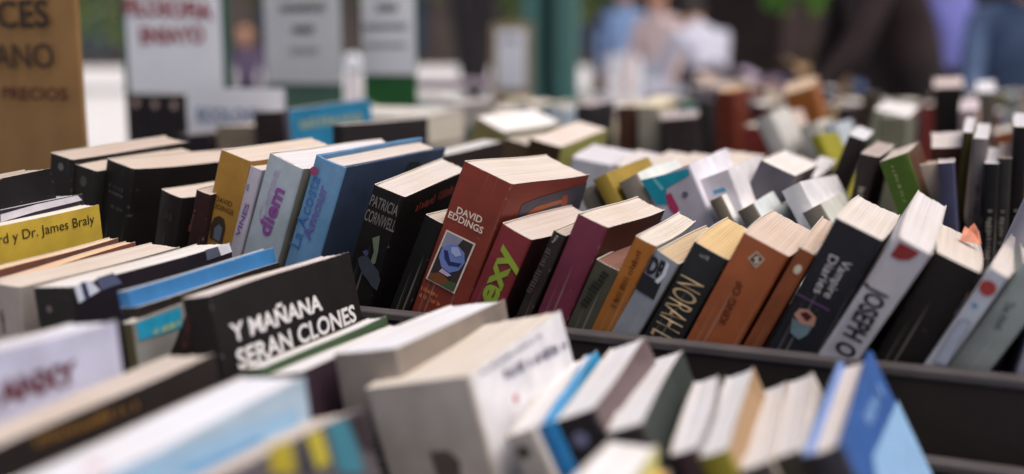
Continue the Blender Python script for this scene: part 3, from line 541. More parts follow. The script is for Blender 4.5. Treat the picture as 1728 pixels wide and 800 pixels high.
 ('c15', 'R', 'small_lettering', 'bars', 1, [0.0289, 0.1418, 0.9916, -0.1293, 0.0049, 0.0047], 'c05a5a', 0),
 ('c15', 'S', 'spine_picture', 'poly', None, [[0.0262, 0.1344], [0.036, 0.1343], [0.0405, 0.1289], [0.0386, 0.1208], [0.0267, 0.1219]], '5f5652', 0),
 ('c25', 'R', 'cover_panel', 'poly', None, [[0.1141, 0.1457], [0.1134, 0.1074], [0.1141, 0.0883], [0.0172, 0.1455], [0.0333, 0.1536]], '8db4dc', 0),
 ('c25', 'R', 'title_lettering', 'bars', 4, [0.0472, 0.1603, 0.9974, -0.0727, 0.0485, 0.0059], '7fa4dc', 0),
 ('c18', 'S', 'publisher_mark', 'disc', None, [0.0075, 0.1605, 0.0036, 1], '6f7090', 0),
 ('c16', 'S', 'publisher_mark', 'disc', None, [0.0052, 0.1573, 0.0031, 1], '4a4340', 0),
 ('h9', 'S', 'title_lettering', 'bars', 9, [0.0091, 0.1556, 0.0051, 1.0, 0.0295, 0.0023], '93a070', 0),
 ('k0', 'S', 'publisher_mark', 'disc', None, [0.0189, 0.1967, 0.0054, 1], 'b59a94', 0),
 ('k1', 'S', 'publisher_mark', 'disc', None, [0.0179, 0.1954, 0.0053, 1], 'b59a94', 0),
 ('k2', 'S', 'publisher_mark', 'disc', None, [0.0169, 0.1941, 0.0053, 1], 'b59a94', 0),
 ('j1', 'R', 'title_lettering', 'bars', 12, [0.0188, 0.1823, 0.9997, -0.0256, 0.1342, 0.011], 'a8b08c', 0),
 ('L8', 'R', 'cover_panel', 'poly', None, [[0.0032, 0.1734], [0.0387, 0.1724], [0.038, 0.1615], [0.0039, 0.1639]], '2a9cc4', 0),
 ('L8', 'R', 'small_lettering', 'bars', 5, [0.0149, 0.1635, 0.9994, -0.0341, 0.0233, 0.0032], 'b8c060', 0),
 ('g3', 'S', 'cover_picture', 'poly', None, [[-0.0013, 0.1823], [0.0361, 0.1762], [0.035, 0.1714], [0.0146, 0.169], [0.0115, 0.1571], [0.0029, 0.1606]], '1d9ab2', 0),
 ('g3', 'S', 'cover_picture', 'poly', None, [[0.0116, 0.1644], [0.0168, 0.1648], [0.0179, 0.1512], [0.0136, 0.1461], [0.011, 0.1539]], 'b43a66', 0),
 ('g3', 'S', 'cover_picture', 'poly', None, [[0.0073, 0.1798], [0.01, 0.1792], [0.0138, 0.1694], [0.0105, 0.1687]], '6fc6d4', 0),
 ('g3', 'S', 'small_mark', 'disc', None, [0.0264, 0.1594, 0.0023, 1], '6a6478', 0),
 ('g4', 'S', 'small_mark', 'poly', None, [[0.0114, 0.17], [0.0203, 0.1697], [0.0211, 0.1666], [0.0117, 0.1671]], '5aa0cc', 0),
 ('L4', 'R', 'cover_panel', 'poly', None, [[0.1208, 0.1838], [0.1327, 0.184], [0.1345, 0.178], [0.123, 0.1775]], 'dfe2ea', 0),
 ('L4', 'R', 'cover_panel', 'poly', None, [[0.0018, 0.184], [0.0129, 0.1852], [0.0193, 0.178], [0.0033, 0.1746]], 'cfd6e6', 0),
 ('L4', 'R', 'cover_panel', 'poly', None, [[0.0172, 0.1849], [0.0305, 0.1854], [0.036, 0.1784], [0.0201, 0.1778]], '565c78', 0),
 ('L4', 'R', 'cover_panel', 'poly', None, [[0.1086, 0.1838], [0.1208, 0.1838], [0.123, 0.1775], [0.109, 0.1771]], '555a6c', 0),
 ('L4', 'R', 'small_mark', 'poly', None, [[0.0061, 0.1847], [0.0095, 0.1849], [0.0112, 0.1766], [0.0077, 0.1758]], '33345a', 0),
 ('L3', 'S', 'small_lettering', 'bars', 5, [0.011, 0.1554, -0.1237, 0.9923, 0.0132, 0.0027], '4a4240', 0),
 ('L4', 'S', 'publisher_mark', 'disc', None, [0.0096, 0.1722, 0.002, 1], '6a5a58', 0),
 ('L0a', 'R', 'cover_picture', 'poly', None, [[0.0592, 0.1939], [0.0602, 0.1986], [0.088, 0.2005], [0.1227, 0.201], [0.126, 0.1972], [0.087, 0.196]], 'c9c6d0', 0)]
META = {
 'b1': ["tall black paperback standing farthest back in the group of black books beside the cardboard sign", "2a2726", "2a2726", "cdbfb4", "w"],
 'b2': ["small black paperback squeezed between the two large black books, faint round mark on its spine", "2b2927", "2b2927", "d2c5ba", ""],
 'b3': ["thick black book with faint grey lettering, largest of those behind the yellow book", "231f1f", "241f1f", "d6c9be", "w"],
 'b4': ["low charcoal paperback right of the thick black book, lower than its neighbours", "2a2425", "2a2425", "ddd2c8", ""],
 'b5': ["thin dark maroon paperback tucked against the left side of the mustard yellow spine", "33201f", "3a2326", "cfc2b8", ""],
 'b6': ["mustard yellow paperback with brown author name and dark arch picture on its spine", "a87829", "b07f2c", "ded2c6", ""],
 'b7': ["thin pale lilac paperback with violet spine lettering between the mustard and the pale blue book", "a9a5b4", "b9b6cc", "dcd4ce", ""],
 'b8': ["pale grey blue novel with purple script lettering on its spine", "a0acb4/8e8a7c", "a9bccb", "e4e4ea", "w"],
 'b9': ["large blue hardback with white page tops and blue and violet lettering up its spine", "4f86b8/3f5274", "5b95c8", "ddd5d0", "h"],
 'b10': ["black thriller paperback with tall grey condensed lettering and a greenish figure on its spine", "1d1819", "1c1819", "dcd6d2", ""],
 'b11': ["short black paperback half hidden between the black thriller and the red fantasy novel", "1b1a18", "1a1917", "cfc4b8", ""],
 'b12': ["brick red fantasy paperback with a framed picture of a blue creature on its spine", "8a3020", "8c3222", "e0d8d0", "w"],
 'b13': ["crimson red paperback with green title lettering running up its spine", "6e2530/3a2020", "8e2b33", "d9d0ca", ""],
 'b14': ["very thin dark brown paperback between the crimson and the plain burgundy book", "2b2423", "352c2a", "cbbfb5", ""],
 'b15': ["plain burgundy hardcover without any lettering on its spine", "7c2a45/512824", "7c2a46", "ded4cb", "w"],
 'b16': ["worn old greenish grey book with chipped spine and stained pinkish page tops", "565141", "4b4a3c", "8e6a60", ""],
 'b17': ["thin orange brown paperback standing between the worn greenish book and the silver grey one", "b5691f/cfc8bc", "b5691f", "e0dad0", ""],
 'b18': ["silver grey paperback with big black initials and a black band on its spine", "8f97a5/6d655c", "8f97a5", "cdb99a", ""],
 'b19': ["black paperback with tall tan serif name running down its spine and yellowed pages", "2a2b2e", "2c2e33", "dcc394", ""],
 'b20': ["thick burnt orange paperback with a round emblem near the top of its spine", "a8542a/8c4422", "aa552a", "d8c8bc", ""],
 'b21': ["thin rust brown paperback with a small pale oval on its spine", "8e431f", "8e4520", "d8c6b8", ""],
 'b22': ["thick black paperback with fine white title and a small oval picture on its spine", "24242b/2a2438", "26262e", "e0dbd6", "w"],
 'b23': ["light grey paperback with bold black capitals and a red half disc on its spine", "d2d1da", "c2c1cd", "dedde0", ""],
 'b24': ["plain black paperback leaning between two light grey spines", "1f1a1a/20203c", "201b1b", "ddd6d0", ""],
 'b25': ["pale blue grey paperback with a red round emblem and an outlined panel on its spine", "d8dae2/4a4f5c", "b7bdcb", "dcd9d8", ""],
 'b26': ["sage grey paperback with small dark title, rightmost book resting on the black tray edge", "87918f", "8a9594", "d0cdc8", ""],
 'b25b': ["tall mauve grey book standing behind the sage grey paperback at the right end", "a3a0b0", "a3a1b0", "c9c5c8", ""],
 'b27': ["lilac grey book at the far right edge of the photo past the sage grey paperback", "9a97ab", "9a97ab", "c9c5c8", ""],
 'c25': ["blue hardback with a light blue panel on its cover, rightmost book of the near tray", "6f92d8/2757a8", "32303c", "e2d8d2", "h"],
 'c24': ["book with wide cream page tops leaning against the blue hardback in the near tray", "cfc7c0", "3b3733", "ddd8d8", ""],
 'c23': ["slim cream topped book with a dark spine, third from the blue hardback in front", "b9aea4", "3a3638", "dcd8d8", ""],
 'c22': ["paperback with an olive green spine and orange tan cover edge in the near tray", "cfc8c0/a88660", "8d861f", "e0dfe2", ""],
 'c21': ["white topped paperback with a dark maroon spine, left of the olive green spine", "77757c", "3c2a30", "e2e0e4", ""],
 'c20': ["thin grey booklet leaning low against a white topped paperback", "8a9090", "8a9092", "8a9090", ""],
 'c19': ["white topped paperback with black spine and green grey cover, right of the mauve one", "2a2526/3c4442", "2a2526", "e4e3e7", ""],
 'c18': ["white topped paperback with mauve brown cover and a pale disc on its black spine", "b8b4bc/6b585c", "27232b", "e4e3e7", ""],
 'c17': ["thin bright cyan blue booklet between two white topped books in the near tray", "1590d0", "1273c0", "1a95d4", ""],
 'c16': ["paperback with a grey spine and dark round mark, directly left of the bright cyan booklet", "d8d5da", "b0a9a6", "e2e0e2", ""],
 'c15': ["very thick book with warm grey spine and white lettered cover in the near tray", "c9c4c0/d9dae3", "bfb5af", "e0d6cb", ""],
 'c14': ["large white topped book with a dull brown cover behind the very thick grey one", "dcdce2/857a72", "8f8680", "e6e6ec", ""],
 'c13': ["thin book with a blackish purple cover and a white top edge in the near tray", "3a2a35", "3a2a35", "dfdfe2", ""],
 'c12': ["thin dark green book right of the black book with big white capitals", "3e5a3c", "3e5a3c", "dfdfe2", ""],
 'L7': ["black book with big white hand-cut capitals on its cover", "221f20", "262021", "ded4d4", ""],
 'L6': ["thin black paperback between the bright blue one and the big white capitals", "2a2322", "2a2322", "dcd6d4", ""],
 'L5': ["thin bright blue paperback with a lighter stripe in the left part of the near tray", "2877bd", "2877bd", "4a90cc", ""],
 'L4': ["thick black book with white corner marks on its cover, left of the bright blue one", "27222a", "221e20", "dedad8", ""],
 'L3': ["thick cream topped book with a light grey spine at the left edge", "9c9390", "9c9390", "d2c5bb", ""],
 'L2a': ["thin reddish brown booklet directly in front of the yellow book", "7e4a3a", "7e4a3a", "dcbfa0", ""],
 'L2b': ["thin orange brown booklet between the reddish booklet and the thick cream topped book", "8a4a34", "a8683c", "e0b890", ""],
 'L1': ["yellow book with a line of dark serif lettering along its cover", "c9a92c", "c9a92c", "dcd6cc", ""],
 'L0a': ["dark book with a mottled white pattern along its cover behind the yellow one", "2f2a38", "2f2a38", "b9b4be", ""],
 'L0b': ["dark navy book with pale page tops second behind the yellow book at the left edge", "2a2834", "2a2834", "8d8a98", ""],
 'L0c': ["blackish book third behind the yellow book, at the left edge under the cardboard sign", "262329", "262329", "a8a4b0", ""],
 'L0d': ["black book with beige page tops leaning just below the cardboard sign", "231f22", "231f22", "b7aba0", ""],
 'L8': ["olive spined book with a cyan cover panel left of the big white capitals", "8d8c8c", "4f4a30", "cfcac4", ""],
 'L8a': ["white book with big dark red capitals on its cover at the left edge", "aeb2d2", "a8abc8", "dfe0ec", ""],
 'L9': ["black book with gold lettering along its cover and beige page tops, lower left", "2c2524", "2c2524", "c9bdb4", ""],
 'L10': ["pale sky blue book with white page tops filling the lower left corner", "9ab6d2", "9ab2c8", "e4e6f0", ""],
 'L11': ["book with yellow and teal patches on its dark cover at the bottom of the photo", "57525a", "57525a", "d0c3ba", ""],
 'cn': ["white topped book with a pale yellow cover edge nearest to the camera at the bottom", "d9d77e", "cfcf70", "e8e6e8", ""],
 'cn2': ["small book with a yellow and red edge at the very bottom of the photo", "a03c34", "c9b52c", "cfae58", ""],
 'g0': ["short grey brown spine just behind the brick red fantasy novel", "8a7f70", "7d7466", "cfc0b0", ""],
 'g1': ["short gold spined book leaning left behind the brick red novel", "a08428", "a3862a", "d6c2ae", ""],
 'g2': ["grey tan spined book leaning left beside the turquoise and white book", "d2d6d6/cfd8d8", "968d80", "d6cfc8", ""],
 'g3': ["white and turquoise book with a magenta patch leaning left in the third row", "d9d8e6", "bcb9cc", "dedade", ""],
 'g4': ["white book with a small blue mark, right of the turquoise and white one", "dcdbe4", "d3d2de", "e0dee2", ""],
 'g5': ["short brown grey spine leaning left behind the black paperback with the tan name", "d9dcde", "7b7060", "dcd8d8", ""],
 'g6': ["short tan spine with pale blue cover leaning left behind the burnt orange paperback", "cfdbe2", "857c6e", "e0dcda", ""],
 'g7': ["white spined book with a dark left edge leaning left behind the burnt orange paperbacks", "5f6468/d4d6de", "d9dae2", "dedadc", ""],
 'g8': ["dark slate coloured book leaning right among white topped books in the third row", "4a4450/4a3a3a", "55535f", "dedad8", ""],
 'g9': ["small black book wedged between a white book and pale page tops in the third row", "22252a", "22252a", "d9d5d4", ""],
 'g10': ["short taupe spine leaning left just behind the black paperback with white title", "c8ccc6", "7d776c", "dcd8d4", ""],
 'h1': ["white topped book, leftmost of the pale row behind the brick red novel", "d4d6e0", "cfd0da", "dfe0ea", ""],
 'h2': ["white topped book second in the pale row, behind the gold spined one", "cfccc9", "cbc7c4", "e2dee0", ""],
 'h3': ["cream topped book in the pale row directly behind the turquoise and white book", "c9c2ba", "6f6866", "dfd6d0", ""],
 'h4': ["cream topped book in the pale row left of the small black wedge", "cbc4c2", "c3bcb6", "dfd5cf", ""],
 'h5': ["thick cream topped book in the pale row above the small black wedge", "cfc6bd", "b9b0aa", "e0d5cc", ""],
 'h6': ["white topped book in the pale row just behind the dark slate one", "cac6c6", "bab4b4", "e4dedc", ""],
 'h7': ["thin white topped book at the right end of the pale row", "d9d9e2", "a9a29e", "e4e4ea", ""],
 'h8': ["tall dark brown book with a bright white top leaning right above the pale row", "352b2b", "332a2a", "dfe4ee", ""],
 'h8b': ["dark brown book between the tall white topped dark one and the green spine", "2f2627", "352b2b", "b9aeaa", ""],
 'h9': ["green spined book with fine pale lettering leaning left at the right", "5c3a2a", "48691f", "dfd5cc", ""],
 'h11': ["book standing between the green spine and the navy one with its beige pages facing out", "c9bcb2", "cdbfb2", "cdbfb2", ""],
 'h11b': ["navy blue book with pale marks standing right of the green spine", "35365a", "3b3d5c", "c9c2c8", ""],
 'h12': ["dark maroon thick book with cream top among the upright books at the right", "4a2420", "4a2420", "ddd6d6", ""],
 'h13': ["tall thin olive book among the upright spines at the right", "45401f", "45401f", "dfe0ea", ""],
 'h14': ["tall grey book between the thin olive one and the black green one at the right", "7a7272", "807878", "dcdfe6", ""],
 'h15': ["black green book with a bright top, lower than the tall grey one on its left", "262727", "262727", "dfe2ec", ""],
 'h16': ["dark grey book between the black green one and the tall black one at the right", "3c3a3a", "3c3b3b", "c9b9b0", ""],
 'h17': ["tall black book with a white top nearest the right edge of the photo", "262226", "262226", "dcdfe8", ""],
 'i1': ["brown spined book with cream top in the middle distance above the pale row", "5f3a28", "5b3628", "d9cdbc", ""],
 'i2': ["cream spined book right of the brown one in the middle distance", "bdb59a", "b5ac98", "d9cfb4", ""],
 'i3': ["wide dark brown book with grey top, middle distance, right of the cream spine", "342a2c", "33292a", "b9aeb0", ""],
 'i4': ["maroon red book with an orange top in the middle distance", "7a3222", "722c20", "d8a878", ""],
 'i5': ["grey white book leaning left in front of the bright orange one far back", "c4c4c4", "b4b4b2", "d2d2d2", ""],
 'i6': ["small pinkish white book left of the bright orange one far back", "d8c4ba", "cfc4c0", "dcd0cc", ""],
 'i7': ["bright orange brown book with a pale top standing out far back", "b0632a", "a65c1e", "dcc2a8", ""],
 'i8': ["narrow olive yellow spine far back between pale books", "9a9416", "9a9416", "cfc9c0", ""],
 'i9': ["pale blue book right of the narrow olive yellow spine", "bccadb", "b9c6d8", "d2dbe6", ""],
 'i10': ["pale cream book left of the narrow olive yellow spine", "cdc9bd", "c9c6b8", "dcd8d0", ""],
 'i11': ["narrow dark brown spine far back above the white topped tall book", "2f2524", "33292a", "a9a0a4", ""],
 'i12': ["dark olive brown book far back, left of the white and magenta one", "3a3220", "40382a", "a9a29a", ""],
 'i13': ["white topped book with a magenta edge lying open to view far back right", "9a4a5c", "8a8a74", "dcdadc", ""],
 'i14': ["grey green book below the magenta edged one far back right", "77786a", "6f7064", "c9ccc0", ""],
 'i15': ["large black book with a pinkish top standing far back at the right", "2b2727", "2b2827", "ddccca", ""],
 'i16': ["taupe book with a bright white top right of the large black one far back", "736660", "736860", "e2e2ea", ""],
 'i17': ["pinkish book between the large black one and the thin olive one at the right", "c9a8a0", "b9a4a0", "d2c4cc", ""],
 'j1': ["bright cyan blue book with cream lettering on its cover standing behind the blue hardback", "1782b8", "6b6a78", "dad6d0", ""],
 'j2': ["long black book with a pale grey top behind the large blue hardback", "2e2a2d", "2a2629", "c9bfbc", ""],
 'j4': ["dark brown book with a white top edge behind the black thriller", "3a3130", "3a3130", "cfcfd0", ""],
 'j5': ["book with bright white top and olive yellow cover edge in the middle distance", "b0a060", "9a8c50", "ebe9e8", ""],
 'j6': ["brown spined cream topped book with yellow green cover edge above the brick red novel", "55402a/b0ae5a", "4d3a26", "dccfc8", ""],
 'j7': ["small brown book left of the yellow green edged one, above the brick red novel", "55452f", "5a4a33", "b8b0a6", ""],
 'j8': ["dark grey book with a mauve top in the middle distance beyond the cream topped ones", "35333a", "3c393c", "b9acb2", ""],
 'j11': ["lime green edged book in front of the green based white sign", "9cae2c", "9cae2c", "d2cdb8", ""],
 'j12': ["wide tan grey book standing under the small white card", "837764", "857968", "c9c0b6", ""],
 'j13': ["dark brown book directly left of the bright cyan blue one", "33292a", "33292a", "d2c6c0", ""],
 'j15': ["dark navy brown book standing under the lower edge of the small white card", "2c2326", "2a2230", "44383c", ""],
 'k0': ["leftmost of the three matching black volumes with a pale mark on each spine", "272327", "252226", "3a3638", ""],
 'k1': ["middle one of the three matching black volumes with a pale mark on each spine", "272327", "252226", "3a3638", ""],
 'k2': ["rightmost of the three matching black volumes with a pale mark on each spine", "272327", "252226", "3a3638", ""]}
DK = {}
for e in DEC: DK.setdefault(e[0], []).append(e)
def group_of(k):
    if k[0] == 'b': return 'leaning books in the middle tray'
    if k[0] in 'cL': return 'books in the near tray'
    if k[0] == 'k': return 'matching black volumes'
    return 'blurred books in the trays behind'
for k, (label, cov, spi, pag, opt) in META.items():
    p = FIT[k]
    if k[0] in 'bh': pag = '%02x%02x%02x' % tuple(int(int(pag[i:i+2], 16)*f) for i, f in ((0, .95), (2, .935), (4, .93)))
    hasR = any(e[1] == 'R' for e in DK.get(k, []))
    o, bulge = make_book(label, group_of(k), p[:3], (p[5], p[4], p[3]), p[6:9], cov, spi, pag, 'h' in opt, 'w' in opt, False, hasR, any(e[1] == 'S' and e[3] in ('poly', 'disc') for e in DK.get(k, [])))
    if not any(e[1] == 'S' for e in DK.get(k, [])) and k not in ('b11', 'b15', 'b24', 'c24', 'c23') and k[0] not in 'i':
        t_, h_ = p[6], p[8]; dark = sum(lin(spi)) < .5     # lettering too small or blurred to read
        v0 = h_*rnd.uniform(.28, .4); ln = h_*rnd.uniform(.3, .5)
        decal(k, o, 'S', t_, 'small_lettering', 'bars', max(5, int(ln/.006)), (t_*.68, v0, 0, 1, ln, t_*rnd.uniform(.25, .42)), 'a39a90' if dark else '4a4446', 0, bulge)
    for (kk, face, name, kind, arg, data, col, bold) in DK.get(k, []):
        decal(k, o, face, p[6], name, kind, arg, data, col, bold, bulge)

# ------------------------------------------------------------------ blurred rows farther back
PAL = [('white','d6d4da'),('cream','cfc6b2'),('grey','8a8689'),('black','262325'),('dark brown','3a2c28'),('maroon','5a2428'),('navy','2c3050'),
       ('tan','9c8766'),('olive','6a6a30'),('rust','8e4a24'),('pale blue','a9bccf'),('teal','2f7a80'),('red','8e2f2a'),('mauve','8d7f92'),('dark green','2f4434')]
PAGE = ['dfdbd8', 'd9d2c8', 'e3e2e8', 'd2c4b0']
r2 = random.Random(23)
def px_of(x, y, z):
    q = cam.matrix_world.inverted() @ Vector((x, y, z)); return 864+1825*q.x/-q.z, 400-1825*q.y/-q.z
taken = [(FIT[k][0], FIT[k][1], FIT[k][6], FIT[k][4], FIT[k][8]) for k in FIT if k[0] in 'ghijk']
ROWS = [(1.28, 690, 1728), (1.60, 690, 1728), (1.95, 690, 1728), (2.2, 700, 1760), (2.38, 960, 1760), (2.55, 1000, 1760), (2.9, 1130, 1760), (3.35, 1150, 1760)]
names_of_row = ['in the fifth tray', 'at the back of the front table', 'at the front of the second table', 'in the second row of the second table', 'at the front of the farthest tray', 'in the middle of the farthest tray', 'in the rear half of the farthest tray', 'in the very last row of the stall']
used = set(v[0] for v in META.values())
fill = []
for ri, (Y, p0, p1) in enumerate(ROWS):
    x = -3.0; prev = None; row = []
    while x < .5:
        t = r2.uniform(.014, .040); d = r2.uniform(.11, .14); h = r2.uniform(.15, .195) + (.012 if Y > 2.5 else 0)
        lean = r2.choice((0.03, .05, -.12, .18, .3, -.25, .0)); gap = abs(math.tan(lean))*.05 + r2.uniform(.001, .014)
        sx = px_of(x + h*math.sin(lean), Y, h)[0]
        ok = p0 < sx < p1
        for (tx, ty, tt, tl, th) in taken:
            if abs(ty-Y) < .15 and x < tx+tt+max(0, th*math.sin(tl))+.012 and x+t+max(0, h*math.sin(lean)) > tx+min(0, th*math.sin(tl))-.012: ok = False
        cap = 160 if sx < 900 else 170 if sx < 1150 else 142 if sx < 1400 else 168 if sx < 1560 else 152
        if ri == 0 and sx > 930: ok = False
        if 1.3 < Y < 1.75 and 1180 < sx < 1420: cap = 205
        for _ in range(12):
            if px_of(x + h*math.sin(lean), Y + d, h)[1] < cap: h -= .006
        if h < .10: ok = False
        if ok: row.append((x, Y+r2.uniform(0, .015), t, d, h, lean, r2.choice(PAL), r2.choice(PAGE)))
        x += t + gap + (.0 if ok else .004)
    for i, (x, y, t, d, h, lean, (cn, ch), pg) in enumerate(row):
        a = row[i-1][6][0] if i else None; b = row[i+1][6][0] if i+1 < len(row) else None
        size = 'thick' if t > .034 else 'slim' if t < .022 else ''
        kind = ('leaning left ' if lean < -.1 else 'leaning right ' if lean > .1 else '')
        base = ('blurred ' + size + ' ' + cn + ' book ' + kind).replace('  ', ' ')
        nb = ('between ' + a + ' and ' + b + ' ones ') if a and b else ('next to a ' + (a or b or 'far') + ' one ')
        lab = base + nb + names_of_row[ri]
        w = lab.split()
        if len(w) > 16: lab = ' '.join((base.replace(kind, '') + nb + names_of_row[ri]).split())
        if lab in used: lab = lab.replace('blurred', 'blurred taller' if h > .17 else 'blurred lower')
        if lab in used: lab = lab.replace('blurred', 'faintly seen')
        used.add(lab)
        make_book(' '.join(lab.split()[:16]), 'blurred books in the trays behind', (x, y, .001 + (t*math.sin(abs(lean)) if lean > 0 else 0)), (0, lean, r2.uniform(-.04, .04)), (t, d, h), ch, ch, pg)

# books lying flat on one another
def flat_book(label, x, y, z, rz, t, d, h, cov, pag, grp):
    # lies on its left cover: thickness runs upwards
    o, _ = make_book(label, grp, (x, y, z), (0, R(-90), rz), (t, d, h), cov, cov, pag)
    return o
z = .0
for i, (cov, lab) in enumerate((('b7b2a6', 'bottom book of the flat white pile behind the large blue hardback'), ('cfcabd', 'second book up in the flat white pile'), ('bdb8ac', 'third book up in the flat white pile'), ('d3cfc8', 'topmost book of the flat white pile, greyish white'))):
    t = (.05, .052, .045, .04)[i]
    flat_book(lab, -.705+.006*(i % 2), 1.30+.004*i, z, R(-2+2*i), t, .13, .19, cov, 'd9d2c4', 'books piled flat'); z += t+.0006
z = .19
flat_book('mauve patterned book lying flat on the far books beside the teal post', -1.02, 2.22, .196, R(28), .02, .15, .21, '8d7f92', 'cdc4cc', 'books piled flat')

# torn paper slip sticking out of the black book
b = MB()
pts = [(0, 0, 0), (.012, .001, 0), (.0105, .006, .006), (.007, .008, .0105), (.0045, .008, .0065), (.002, .006, .008)]
b.quad([(x, y, z) for x, y, z in pts]); b.quad([(x, y+.0003, z-.0002) for x, y, z in reversed(pts)])
p = FIT['b24']; RM = Euler((p[5], p[4], p[3])).to_matrix()
o = b.build('paper_slip', mat('d98f74', .6, .3, .3, 150)); o.location = Vector(p[:3]) + RM @ Vector((.012, .072, p[8]+.0005)); o.rotation_euler = (0, R(8), R(10))
tag(o, 'torn pinkish orange paper slip on the page tops of the plain black paperback', 'paper slip')

# ------------------------------------------------------------------ signs
PAPER = mat('eef0f8', .7, .2, .04, 8); GREY = mat('d6d8de', .7, .2, .05, 8)
def sign(name, label, Y, x0, x1, z0, z1, board, paper, texts, frame=.0, ztop=None, zb=0, cat='sign', thick=.004, green=None, group=None):
    o = root(name, ((x0+x1)/2, Y, zb), (0, 0, 0), label, cat, group)
    w = (x1-x0)/2; z0 -= zb; z1 -= zb
    b = MB(); b.box((-w-frame, 0, .0), (w+frame, thick, z1+frame)); b.build('board', board, o, bevel=.0008)
    b = MB(); b.box((-w*.6, -.03, .0005), (w*.6, -.0005, .006)); b.build('foot', board, o)
    if paper:
        b = MB(); n = 6                                  # a slightly bowed sheet
        for k in range(n):
            u0, u1 = k/n, (k+1)/n; f = lambda u: -.0012-.0022*math.sin(math.pi*u)
            xa, xb = -w+2*w*u0, -w+2*w*u1
            b.quad([(xa, f(u0), z0), (xb, f(u1), z0), (xb, f(u1), z1), (xa, f(u0), z1)])
        b.build('paper_sheet', paper, o)
    for (s, u0, u1, v, H, col, bold, tilt) in texts:
        L = (u1-u0)
        if isinstance(s, int):
            mb = MB(); n = s*2; ww = L/n
            for k in range(n):
                a = u0+k*ww; mb.quad([(a, -.0042, v-zb), (a+ww*rnd.uniform(.5, .85), -.0042, v-zb), (a+ww*.7, -.0042, v-zb+H*rnd.uniform(.7, 1)), (a, -.0042, v-zb+H)])
            ob = mb.build('lettering', ink(col), o)
        else:
            me = text_mesh(s, L, H, bold)
            for q in me.vertices:
                a, c = q.co.x, q.co.y; q.co = (u0+a+.02*c*tilt, -.0042, v-zb+c+a*tilt*.06)
            ob = link_mesh('lettering', me, ink(col), o)
        ob.location.x -= (x0+x1)/2
    return o
K = lambda Y, px, py: at_y(px, py, Y)
def at_y(px, py, Y):
    d = cam.matrix_world.to_3x3() @ Vector(((px-864)/1825, (400-py)/1825, -1)); return cam.matrix_world.translation + d*(Y/d.y)
# cardboard
CARD = mat('93714a', .8, .15, .10, 25)
def tx(Y, s, p0, p1, p2, col, bold=.01, tilt=0):
    a, b, c = at_y(*p0, Y), at_y(*p1, Y), at_y(*p2, Y); return (s, a.x, b.x, a.z, c.z-a.z, col, bold, tilt)
YC = .757
sign('cardboard_sign', 'brown cardboard sign with handwritten black and dark red words at the left edge', YC, -0.9577, -0.7629, .04, 0.3528, CARD, None,
     [tx(YC, 'OCES', (-42, 48), (90, 48), (-42, 3), '2a1e1a', .02, 0), tx(YC, 'IANO', (-12, 114), (97, 110), (-12, 74), '33241c', .012, 0), tx(YC, 'PRECIOS', (10, 167), (120, 167), (10, 147), '4e1a1a', .02, 0)], zb=.001, thick=.005)
GREEN = mat('2f5a4c', .35, .5, .1, 10); GREEN2 = mat('2f6a3a', .4, .5, .15, 10); GREEN3 = mat('476a5c', .4, .5, .2, 12)
Y = 1.34
sign('paper_sign', 'white sheet with red handwritten words on a green board behind three black volumes', Y, -1.2468, -1.0623, 0.2115, 0.4147, GREEN, PAPER,
     [tx(Y, 'FILOSOFIA', (213, 24), (362, 34), (213, -4), '962632', .035, -1), tx(Y, 'ENSAYO', (240, 72), (348, 72), (240, 46), '962632', .035, 0)], frame=.012, zb=.001)
Y = 1.19
sign('small_card', 'small white card with pale blue grey letters standing behind the wide tan grey book', Y, -1.0082, -0.8489, 0.1636, 0.2263, mat('b9bdca', .6, .3, .05, 9), PAPER,
     [tx(Y, 'ECOLOGIA', (336, 203), (462, 192), (336, 181), '7288a8', .03, 0)], zb=.001)
Y = 1.66
sign('paper_sign', 'pale grey sheet with three lines of black print on a green grey board', Y, -1.2195, -1.0566, 0.2192, 0.4389, GREEN3, GREY,
     [tx(Y, 8, (475, 20), (553, 18), (475, 7), '3a3c42', 0, 0), tx(Y, 5, (496, 56), (533, 55), (496, 43), '2e3036', 0, 0), tx(Y, 6, (492, 90), (540, 89), (492, 80), '8a8d94', 0, 0)], zb=.001)
Y = 1.705
sign('paper_sign', 'white sheet with blurred print on a bright green board, right of the pale grey sheet', Y, -1.0413, -0.9320, 0.2351, 0.4370, GREEN2, PAPER,
     [tx(Y, 5, (638, 20), (673, 19), (638, 6), '44464e', 0, 0), tx(Y, 9, (616, 50), (690, 48), (616, 40), '6d6f7c', 0, 0), tx(Y, 9, (618, 80), (688, 78), (618, 72), '7b7e8a', 0, 0)], zb=.001)
Y = 3.2
sign('paper_sign', 'narrow white sheet on a tan board beside the teal post', Y, -1.455, -1.352, .163, .35, mat('a08a6c', .7, .2, .1, 12), PAPER,
     [tx(Y, 4, (846, 72), (876, 72), (846, 62), 'a4a8b8', 0, 0)], frame=.02, zb=.001)

